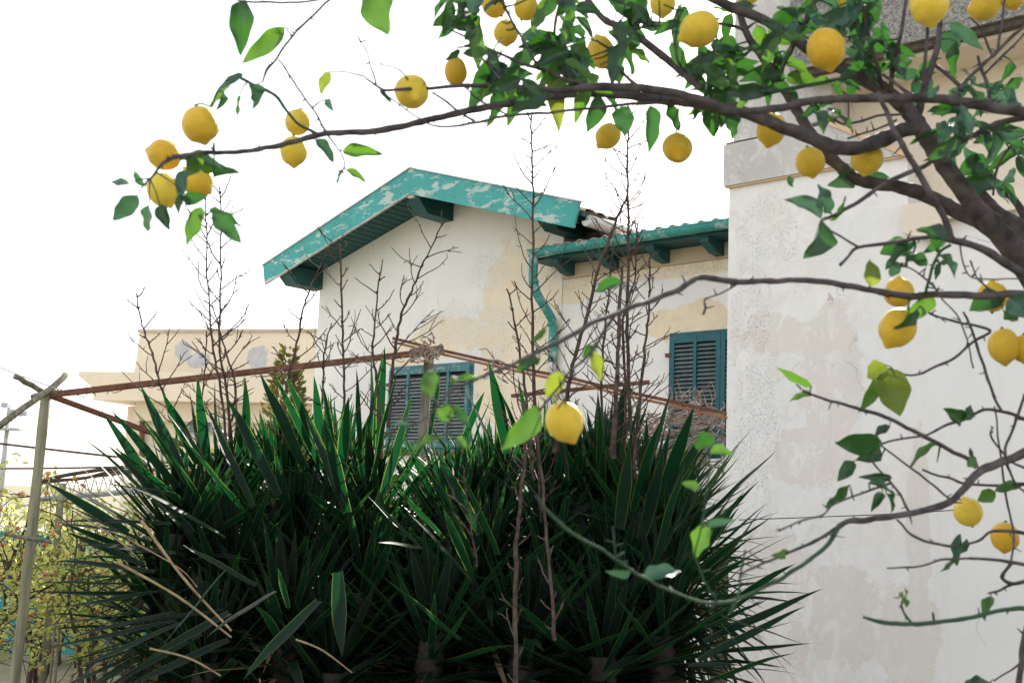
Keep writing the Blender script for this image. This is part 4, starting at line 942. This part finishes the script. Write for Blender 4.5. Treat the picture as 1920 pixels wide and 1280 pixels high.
# trunk outside the frame on the right
m=MB(); m.tube([Vector(p)-TO for p in spline([(1.62,2.5,GZ),(1.60,2.48,.6),(1.50,2.45,1.2),(1.32,2.42,1.65),tuple(P(2010,640,2.45)),tuple(P(1960,560,2.42))],4)],[.085,.08,.078,.075,.072,.07,.068,.066,.064,.06,.055,.052,.05,.047,.044,.04,.038,.036,.034,.032,.03],10)
m.build('trunk',M['bark'],tree,True)
for a in (((2020,780),2.3,12),((2010,1130),2.1,8),((2040,1020),2.25,10),((2110,480),2.2,16),((2010,800),2.3,8),((2010,600),2.2,14)):
    q=P(*a[0],a[1])-TO; MB().tube([q,q.lerp(Vector((-.12,-.06,1.35)),.5)+Vector((.03,0,.03)),Vector((-.10,-.06,1.30))],[a[2]/FPX*1.1,.02,.03],8).build('branch',M['bark'],tree,True)
R.seed(77)
PTS=[]
for kind,p in BR:
    sp=spline(p,5); n=len(sp); m=MB(); ws=[]; rr=[]
    for i,(x,y,d,w_) in enumerate(sp):
        amp=.10*w_ if kind!='branch' or w_<14 else .05*w_
        nx=noise.noise(Vector((x*.035,y*.035,3)))*2.3; ny=noise.noise(Vector((x*.035,y*.035,9)))*2.3
        ws.append(P(x+nx,y+ny,d)-TO); node=1+.30*max(0,noise.noise(Vector((x*.09,y*.09,5))))+R.uniform(-.05,.05)
        rr.append(w_/2/FPX*d*node); PTS.append((x,y,d,w_))
    m.tube(ws,rr,8 if p[-1][3]>9 else 6)
    # thorns, buds, short spurs
    for i in range(1,n-1):
        if R.random()<(.24 if kind!='branch' else .13) and sp[i][3]<15 and 0<sp[i][0]<1930:
            ax=(ws[i+1]-ws[i-1]).normalized(); e=(ax.cross(rdir())).normalized()+ax*R.uniform(-.2,.6); l=R.uniform(.006,.020)*(1.8 if R.random()<.12 else 1)
            m.tube([ws[i],ws[i]+e*(l*R.uniform(.5,1)+rr[i]*.6)],[max(.0018,rr[i]*.5),.0009],4)
    o=m.build('branch' if kind=='branch' else 'twig',M['greenbark'] if kind=='gtwig' or (kind=='branch' and p[0][:2] in ((1003,928),(1619,1156))) else M['bark'],tree,True)
PA=np.array([q[:2] for q in PTS]); PD=[q[2] for q in PTS]
def near(x,y):
    d2=((PA-np.array([x,y]))**2).sum(1); i=int(d2.argmin()); return PTS[i],sqrt(float(d2[i]))
# lemon leaf meshes: ovate blade with folded midrib, drooping tip, wavy margin
def lleaf(seed,curl,fold,wav):
    rr=random.Random(seed); n=13; vs=[]; fs=[]
    for i in range(n+1):
        t_=i/n; w_=.5*(sin(pi*min(1,t_**.82))**.8)*(1-.25*t_) if 0<i<n else .012
        if i==n: w_=.01
        for j,k in enumerate((-1,-.55,0,.55,1)):
            x=k*w_*(1+.07*sin(t_*(9+seed)+k*2+seed*1.7)); z=abs(k)*w_*fold-curl*t_*t_+ (wav*sin(t_*13+seed+k*1.5)*abs(k) if 0<i<n else 0); vs.append((x,t_,z))
    for i in range(n):
        for k in range(4): a=i*5+k; fs.append((a,a+1,a+6,a+5))
    return vs,fs
LV={}
for q in range(7):
    vs,fs=lleaf(q,(.12,.3,.05,.45,.2,-.12,.6)[q],(.35,.5,.25,.6,.8,.3,.5)[q],(.05,.075,.06,.085,.05,.08,.07)[q])
    for mk in ('lleaf','lleaf_t','lleaf_g','lleaf_y'):
        me=bpy.data.meshes.new('lemon_leaf'); me.from_pydata(vs,[],fs); me.materials.append(M[mk]); me.polygons.foreach_set('use_smooth',[True]*len(fs)); me.update(); LV[(q,mk)]=me
nleaf=0; LL=[]
def leaf(bx,by,tx,ty,w_,c='d',d=None,pet=True,q=None):
    global nleaf
    (nx,ny,nd,nw),dist=near(bx,by)
    if d is None: d=nd+R.uniform(-.03,.03)
    B_=P(bx,by,d); T_=P(tx,ty,d+R.uniform(-.035,.03)); dv=T_-B_; Ln=dv.length
    nm=(CB+rdir()*.75+up*.35).normalized() if c!='y' else (CB+rdir()*.3).normalized()
    q=R.randrange(7) if q is None else q; mk={'d':'lleaf','t':'lleaf_t','g':'lleaf_g','y':'lleaf_y'}[c]
    s=Ln*1.04; wd=w_/FPX*d*1.15
    vis=-20<(bx+tx)/2<1940 and -10<(by+ty)/2<1290
    LL.append((w_*math.hypot(tx-bx,ty-by)+1e4*pet*vis-1e6*(not vis),q,mk,Matrix.Translation(B_-TO)@(basis(dv,nm)@Matrix.Diagonal((wd,s,wd*.8+s*.2))).to_4x4())); nleaf+=1
    if pet and dist<75 and dist>2:
        a=P(nx,ny,nd)-TO; b=B_-TO; mid=a.lerp(b,.55)+up*.004
        MB().tube([a,mid,b],[.0018,.0013,.0011],4).build('petiole',M['greenbark'],tree)
HL=[(452,2,452,92,46,'d'),(534,52,455,117,36,'g'),(700,-18,722,58,68,'g'),(455,140,412,162,16,'t'),(432,160,395,200,22,'g'),(450,178,448,226,14,'d'),(424,180,408,205,14,'d'),(466,157,481,203,42,'t'),(617,135,601,175,24,'y'),(612,187,622,206,14,'t'),
(643,284,713,287,27,'g'),(590,262,632,297,26,'t'),(645,315,631,345,14,'t'),(648,318,686,340,16,'g'),(242,345,208,340,17,'t'),(272,350,245,319,15,'d'),(258,366,214,410,36,'t'),(280,384,276,434,36,'t'),(300,385,316,428,26,'d'),(343,300,418,312,36,'t'),(400,333,448,318,38,'d'),(372,300,408,322,30,'g'),
(350,320,338,375,26,'t'),(345,378,380,366,26,'d'),(378,388,352,458,32,'g'),(392,392,453,424,26,'d'),(398,400,450,456,34,'d'),(350,368,330,400,26,'d'),(712,172,736,193,11,'d'),(380,290,350,330,30,'g'),
(850,-8,806,26,28,'d'),(848,25,810,49,26,'g'),(872,5,858,32,16,'d'),(893,-12,884,24,42,'t'),(955,-5,905,10,36,'t'),(862,94,838,113,14,'d'),(947,118,884,182,36,'d'),(952,122,910,158,28,'d'),(922,158,899,192,26,'g'),(1032,168,960,208,52,'d'),(1038,142,1048,236,36,'y'),(1140,58,1198,126,38,'d'),
(1068,88,1112,122,42,'g'),(1092,108,1080,148,32,'t'),(1126,180,1103,246,38,'d'),(1165,200,1173,252,42,'d'),(1220,198,1222,283,34,'d'),(1250,193,1270,246,30,'d'),(1150,118,1162,156,32,'d'),(1148,-4,1222,42,52,'d'),(1165,24,1200,57,38,'d'),(1258,80,1290,132,28,'d'),(1310,88,1336,142,36,'d'),
(1330,200,1339,256,34,'d'),(1370,208,1384,252,34,'d'),(1300,192,1302,226,20,'d'),(1345,78,1392,96,34,'d'),(1418,48,1442,92,28,'g'),(1447,38,1508,20,30,'d'),(1460,66,1540,60,30,'d'),(1612,24,1536,52,44,'t'),(1636,28,1608,78,22,'t'),(1780,44,1842,92,28,'t'),(1794,78,1783,142,26,'d'),(1792,60,1768,98,44,'t'),
(1660,98,1702,146,26,'d'),(1575,152,1613,172,16,'d'),(1527,208,1552,232,32,'d'),(1555,206,1580,213,12,'d'),(1802,163,1856,188,52,'t'),(1860,176,1878,152,22,'t'),(1866,196,1916,196,26,'t'),(1480,330,1488,352,14,'d'),(1540,410,1478,370,42,'t'),(1555,400,1530,348,38,'t'),(1605,324,1565,348,38,'t'),(1615,324,1670,336,22,'t'),
(1540,414,1520,480,62,'d'),(1558,414,1592,374,14,'d'),(1850,298,1798,326,42,'d'),(1850,310,1828,348,40,'d'),(1632,538,1636,486,32,'y'),(1702,455,1650,476,38,'d'),(1722,455,1660,492,32,'d'),(1702,478,1736,502,38,'d'),(1760,478,1799,510,46,'t'),(1770,450,1735,420,40,'d'),(1690,494,1665,516,28,'t'),
(1765,455,1752,478,38,'d'),(1748,552,1700,602,36,'g'),(1720,580,1688,618,26,'d'),(1882,552,1820,580,46,'d'),(1882,584,1906,602,30,'g'),(1892,560,1928,592,44,'t'),(1664,690,1686,776,62,'y'),(1662,684,1628,706,40,'y'),(1655,695,1616,772,28,'g'),(1522,724,1458,690,18,'g'),(1526,742,1485,742,18,'g'),
(1652,828,1570,832,46,'d'),(1650,840,1612,862,30,'d'),(1600,864,1572,900,26,'d'),(1756,832,1704,862,20,'g'),(1802,790,1775,768,30,'d'),(1805,786,1821,760,22,'d'),(1668,798,1640,816,22,'d'),(1628,906,1684,918,22,'d'),(1592,908,1546,948,24,'d'),(1672,896,1620,893,16,'d'),(1662,926,1686,962,22,'d'),(1655,925,1635,955,18,'d'),
(1472,1034,1450,1042,18,'g'),(1694,1120,1674,1110,18,'g'),(1694,1120,1706,1108,16,'g'),(1694,1120,1700,1136,16,'g'),(1858,1118,1843,1153,20,'g'),(1790,1046,1764,1071,13,'d'),(1866,920,1922,904,22,'g'),(1866,922,1834,938,26,'g'),(1857,1278,1808,1284,32,'d'),(1830,858,1812,874,22,'g'),(1823,862,1818,835,8,'d'),
(1207,1084,1279,1062,34,'t'),(1182,1074,1146,1076,16,'t'),(1332,988,1294,1036,40,'g'),(1322,984,1376,974,15,'t'),(1312,914,1280,905,18,'g'),(1326,838,1308,808,38,'d'),(1330,850,1376,850,26,'g'),(1800,1000,1790,1060,20,'t'),(1812,1010,1804,1040,14,'t'),
(808,748,808,690,34,'g'),(845,720,904,698,30,'g'),(835,792,838,754,34,'g'),(830,820,776,834,22,'g'),(855,820,876,838,16,'g'),(1013,764,947,840,48,'g'),(1052,697,1026,746,34,'y'),(1012,674,968,694,28,'d'),(998,642,1026,614,11,'g'),(1166,528,1114,546,26,'d'),(1113,648,1094,668,22,'d'),(1106,654,1130,712,24,'y'),(765,798,730,790,16,'t'),(850,760,880,800,20,'d'),
(1288,15,1262,50,24,'d'),(1900,120,1880,150,18,'d'),(1850,240,1830,270,30,'t'),(1790,235,1760,265,26,'t'),(1770,245,1730,265,24,'d'),(1740,185,1760,160,20,'t'),(1815,330,1835,355,24,'d')]
for h in HL: leaf(*h)
# fuller clusters: short leafy side shoots
LEM=[(376,234),(308,290),(306,356),(370,338),(855,134),(949,62),(926,8),(987,14),(1128,98),(1140,255),(1270,277),(1311,55),(1242,6),(1549,92),(1446,243),(1519,304),(1626,298),(1742,10),(1846,14),(1685,548),(1683,614),(1860,556)]
def shoots(cx,cy,rx,ry,n,mix,seed,lmin=50,lmax=85):
    R.seed(seed)
    for k in range(n):
        a=R.uniform(0,2*pi); r_=sqrt(R.random()); x=cx+cos(a)*rx*r_; y=cy+sin(a)*ry*r_
        (nx,ny,nd,nw),dist=near(x,y)
        if dist>70: continue
        d=nd+R.uniform(-.10,.16); a0=R.uniform(0,2*pi)
        S0=P(nx,ny,nd)-TO; E0=P(x,y,d)-TO
        if dist>6: MB().tube([S0,S0.lerp(E0,.5)+rdir()*.006,E0],[.0026,.002,.0016],5).build('twig',M['greenbark'],tree)
        for j in range(R.randint(2,3)):
            an=a0+j*2.2+R.uniform(-.5,.5); ln=R.uniform(lmin,lmax)*R.uniform(.75,1); dy=sin(an)*.8+.25
            
            if any(math.hypot(x+cos(an)*ln*q_-lx,y+dy*ln*q_-ly)<29 for lx,ly in LEM for q_ in (0,.5,1)): continue
            leaf(x,y,x+cos(an)*ln,y+dy*ln,ln*R.uniform(.36,.5),R.choice(mix),d+R.uniform(-.03,.03),pet=False)
shoots(985,80,120,95,38,'dddddgt',1); shoots(1110,110,75,60,14,'dddg',2); shoots(1190,25,90,40,11,'ddd',22)
shoots(1400,110,95,90,21,'dddddg',3); shoots(1610,70,125,85,20,'ddddt',4); shoots(1790,190,120,70,13,'ddtt',5); shoots(1850,300,70,60,8,'ddt',6); shoots(1500,30,70,30,3,'ddt',7)
shoots(1560,180,90,40,5,'ddg',8,30,55); shoots(880,-5,60,20,4,'ddt',9); shoots(1330,150,50,40,5,'dd',10,40,60); shoots(1800,470,110,40,4,'dd',12,30,50)
LL.sort(key=lambda a:-a[0])
for sc_,q,mk,mt in LL[:300]: o=link('leaf',LV[(q,mk)],tree); o.matrix_local=mt
m=MB(); mks=['lleaf','lleaf_t','lleaf_g','lleaf_y']
for sc_,q,mk,mt in LL[300:]:
    me_=LV[(q,mk)]; m.mi=mks.index(mk); m.add([mt@v.co for v in me_.vertices],[tuple(p.vertices) for p in me_.polygons])
if m.v: m.build('small_leaves',[M[k] for k in mks],tree,True,'stuff')
# unseen lemon crown added above the frame to shade the yucca and branches
R.seed(55); cl=[]
while len(cl)<7500:
    v=Vector((R.uniform(-1,1),R.uniform(-1,1),R.uniform(-1,1)))
    if v.length>1: continue
    p=Vector((.9+v.x*2.9,3.3+v.y*2.6,4.5+v.z*1.5))
    if p.z<1.6+.5*p.y+.28+.06*abs(p.x) or noise.noise(p*1.3)<-.12: continue
    s_=R.uniform(.07,.12); cl.append((p-TO,basis(rdir()+Vector((0,0,-.5)),rdir()+up*.8),s_*.5,s_))
bulk('crown',cl,M['lleaf'],tree,leafquad(1,1))
for k in range(16):
    q=Vector((1.45,2.45,1.7)); e=Vector((.9+R.uniform(-2,2),3.2+R.uniform(-1.2,1.6),4.9+R.uniform(-.3,.7)))
    mid=Vector((1.6+R.uniform(-.1,.5),2.0+R.uniform(-.3,.3),3.3))
    MB().tube([Vector(t_)-TO for t_ in spline([tuple(q),tuple(mid),tuple(mid.lerp(e,.55)+rdir()*.15),tuple(e)],5)],[.035-.0018*i for i in range(16)],6).build('branch',M['bark'],tree,True)
# lemons -----------------------------------------------------------
def lemon_mesh(seed,elong):
    rr=random.Random(seed); nr,ns=22,30; vs=[]; 
    for i in range(nr+1):
        t_=i/nr; th_=pi*t_; r=sin(th_); z=-cos(th_)*elong
        if t_>.78: k=(t_-.78)/.22; r=r*(1-.24*sin(k*pi)); z+=.17*k**1.6
        if t_<.12: z+=.04*(1-t_/.12)
        for j in range(ns):
            a=2*pi*j/ns; nz=1+.045*noise.noise(Vector((cos(a)*r*1.3+seed,sin(a)*r*1.3,z*1.3))); vs.append((cos(a)*r*nz,sin(a)*r*nz,z*nz))
    fs=[(i*ns+j,i*ns+(j+1)%ns,(i+1)*ns+(j+1)%ns,(i+1)*ns+j) for i in range(nr) for j in range(ns)]
    me=bpy.data.meshes.new('lemon'); me.from_pydata(vs,[],fs); me.materials.append(M['lemon']); me.polygons.foreach_set('use_smooth',[True]*len(fs)); me.update(); return me
LMS=[lemon_mesh(i,e) for i,e in enumerate((1.08,1.14,1.03,1.2,1.1))]
def lemon(cx,cy,w_,tip,label,k=0,d=None,toward=0.0):
    (nx,ny,nd,nw),dist=near(cx-tip[0]*w_*.5,cy-tip[1]*w_*.5)
    if d is None: d=.066*FPX/w_*R.uniform(.97,1.03); d=min(max(d,nd-.2),nd+.25)
    c=P(cx,cy,d); r=w_/2/FPX*d*.985
    ax=(CR*tip[0]-CU*tip[1]+CB*toward).normalized()
    o=link('lemon',LMS[k%5]); o.matrix_world=Matrix.Translation(c)@ax.to_track_quat('Z','Y').to_matrix().to_4x4()@Matrix.Scale(r,4)
    o['label']=label; o['category']='lemon'; o['group']='lemons on the tree'
    m=MB(); e=LMS[k%5].vertices[0].co.z
    m.tube([(0,0,e-.16),(0,0,e-.04),(0,0,e+.05)],[.07,.11,.24],8); 
    S0=o.matrix_world.inverted()@P(nx,ny,nd); 
    if S0.length<4.5: m.tube([Vector((0,0,e-.1)),Vector((0,0,e-.3)).lerp(S0,.35)+Vector((0,.03,0)),S0],[.06,.05,.05],5)
    m.build('stem',M['calyx'],o,True)
    return o
R.seed(99)
lemon(376,234,73,(.25,1),'large round lemon hanging above the left cluster, a leaf sprig at its top',2)
lemon(308,290,60,(-1,-.25),'lemon at far left with its pointed tip facing left, above the branch end',1)
lemon(306,356,62,(.45,1),'lowest lemon of the left cluster, tip pointing down',4)
lemon(370,338,62,(.8,.75),'right lemon of the left cluster with its tip at lower right',0)
lemon(558,229,51,(.2,-.6),'small lemon crossed by a green shoot, upper of the pair on the left branch',2)
lemon(551,284,55,(0,1),'lower lemon of the pair on the left branch, the branch passing over it',0)
lemon(772,172,68,(.3,.7),'lemon skewered by a thin branch, above the peak of the green gable roof',2,None,.9)
lemon(855,134,47,(0,-1),'small pear shaped lemon standing just above the horizontal branch',3)
lemon(949,62,50,(0,1),'lemon below two others in the dark leaves at top centre',2)
lemon(926,8,50,(-.4,-.6),'half hidden lemon touching the top edge, left one above the top centre lemon',1)
lemon(987,14,50,(.4,-1),'half hidden lemon touching the top edge, right one above the top centre lemon',0)
lemon(1128,98,56,(-.3,-.9),'lemon overlapped by dark leaves left of the grey diagonal branch',3)
lemon(1140,255,49,(-.7,.8),'small lemon hanging over the bare stalk tips with nipple to lower left',1)
lemon(1270,277,60,(0,1),'round lemon hanging alone against the sky beside the white villa corner',2,None,.8)
lemon(1311,55,72,(-.9,.5),'large pale lemon in open sky left of the thick upper limb',1)
lemon(1242,6,52,(0,1),'lemon cut by the top edge, left above the large pale one',0)
lemon(1549,92,76,(.2,1),'large lemon in front of the thick limb, under teal leaves',4)
lemon(1446,243,58,(-.2,1),'lemon tucked behind the bend where the long branch leaves the tree, over the villa corner',1)
lemon(1519,304,58,(.2,1),'round lemon over the villa cornice, under the curving limb',2)
lemon(1626,298,62,(-.2,1),'lemon half hidden behind the lowest sag of the curving limb',2)
lemon(1742,10,76,(.1,.8),'big dark orange lemon at the top edge above the speckled eave',0,1.8)
lemon(1846,14,54,(-1,.2),'orange lemon lying sideways at the top right in front of the speckled eave',3)
lemon(1594,-4,50,(0,1),'lemon barely showing at the top edge above the large lemon with teal leaves',1)
lemon(1898,-6,52,(.2,1),'lemon cut off at the top right corner',2)
lemon(1685,548,57,(0,-1),'lemon crossed by the long horizontal branch in front of the villa wall',2)
lemon(1683,614,70,(-.5,.9),'plump lemon under the horizontal branch with a curled leaf over it',1)
lemon(1860,556,58,(0,-1),'lemon behind dark leaves on the horizontal branch near the right edge',2)
lemon(1882,649,58,(.1,1),'lemon with tip pointing down under the horizontal branch near the right edge',3)
lemon(1922,654,52,(.1,1),'lemon cut by the right edge beside another lemon',0)
lemon(1058,790,71,(.45,1),'single bright lemon hanging low in front of the yucca leaves',1,1.56)
lemon(1815,959,53,(-.3,-1),'lemon at lower right with a green leaf on its upper right side',2)
lemon(1884,1006,52,(-.05,1),'lowest lemon at lower right, wedged among thin twigs',0)
lemon(1402,-14,50,(0,1),'lemon peeping in at the top edge beside the thick upper limb',2)
print('lemon leaves', nleaf)
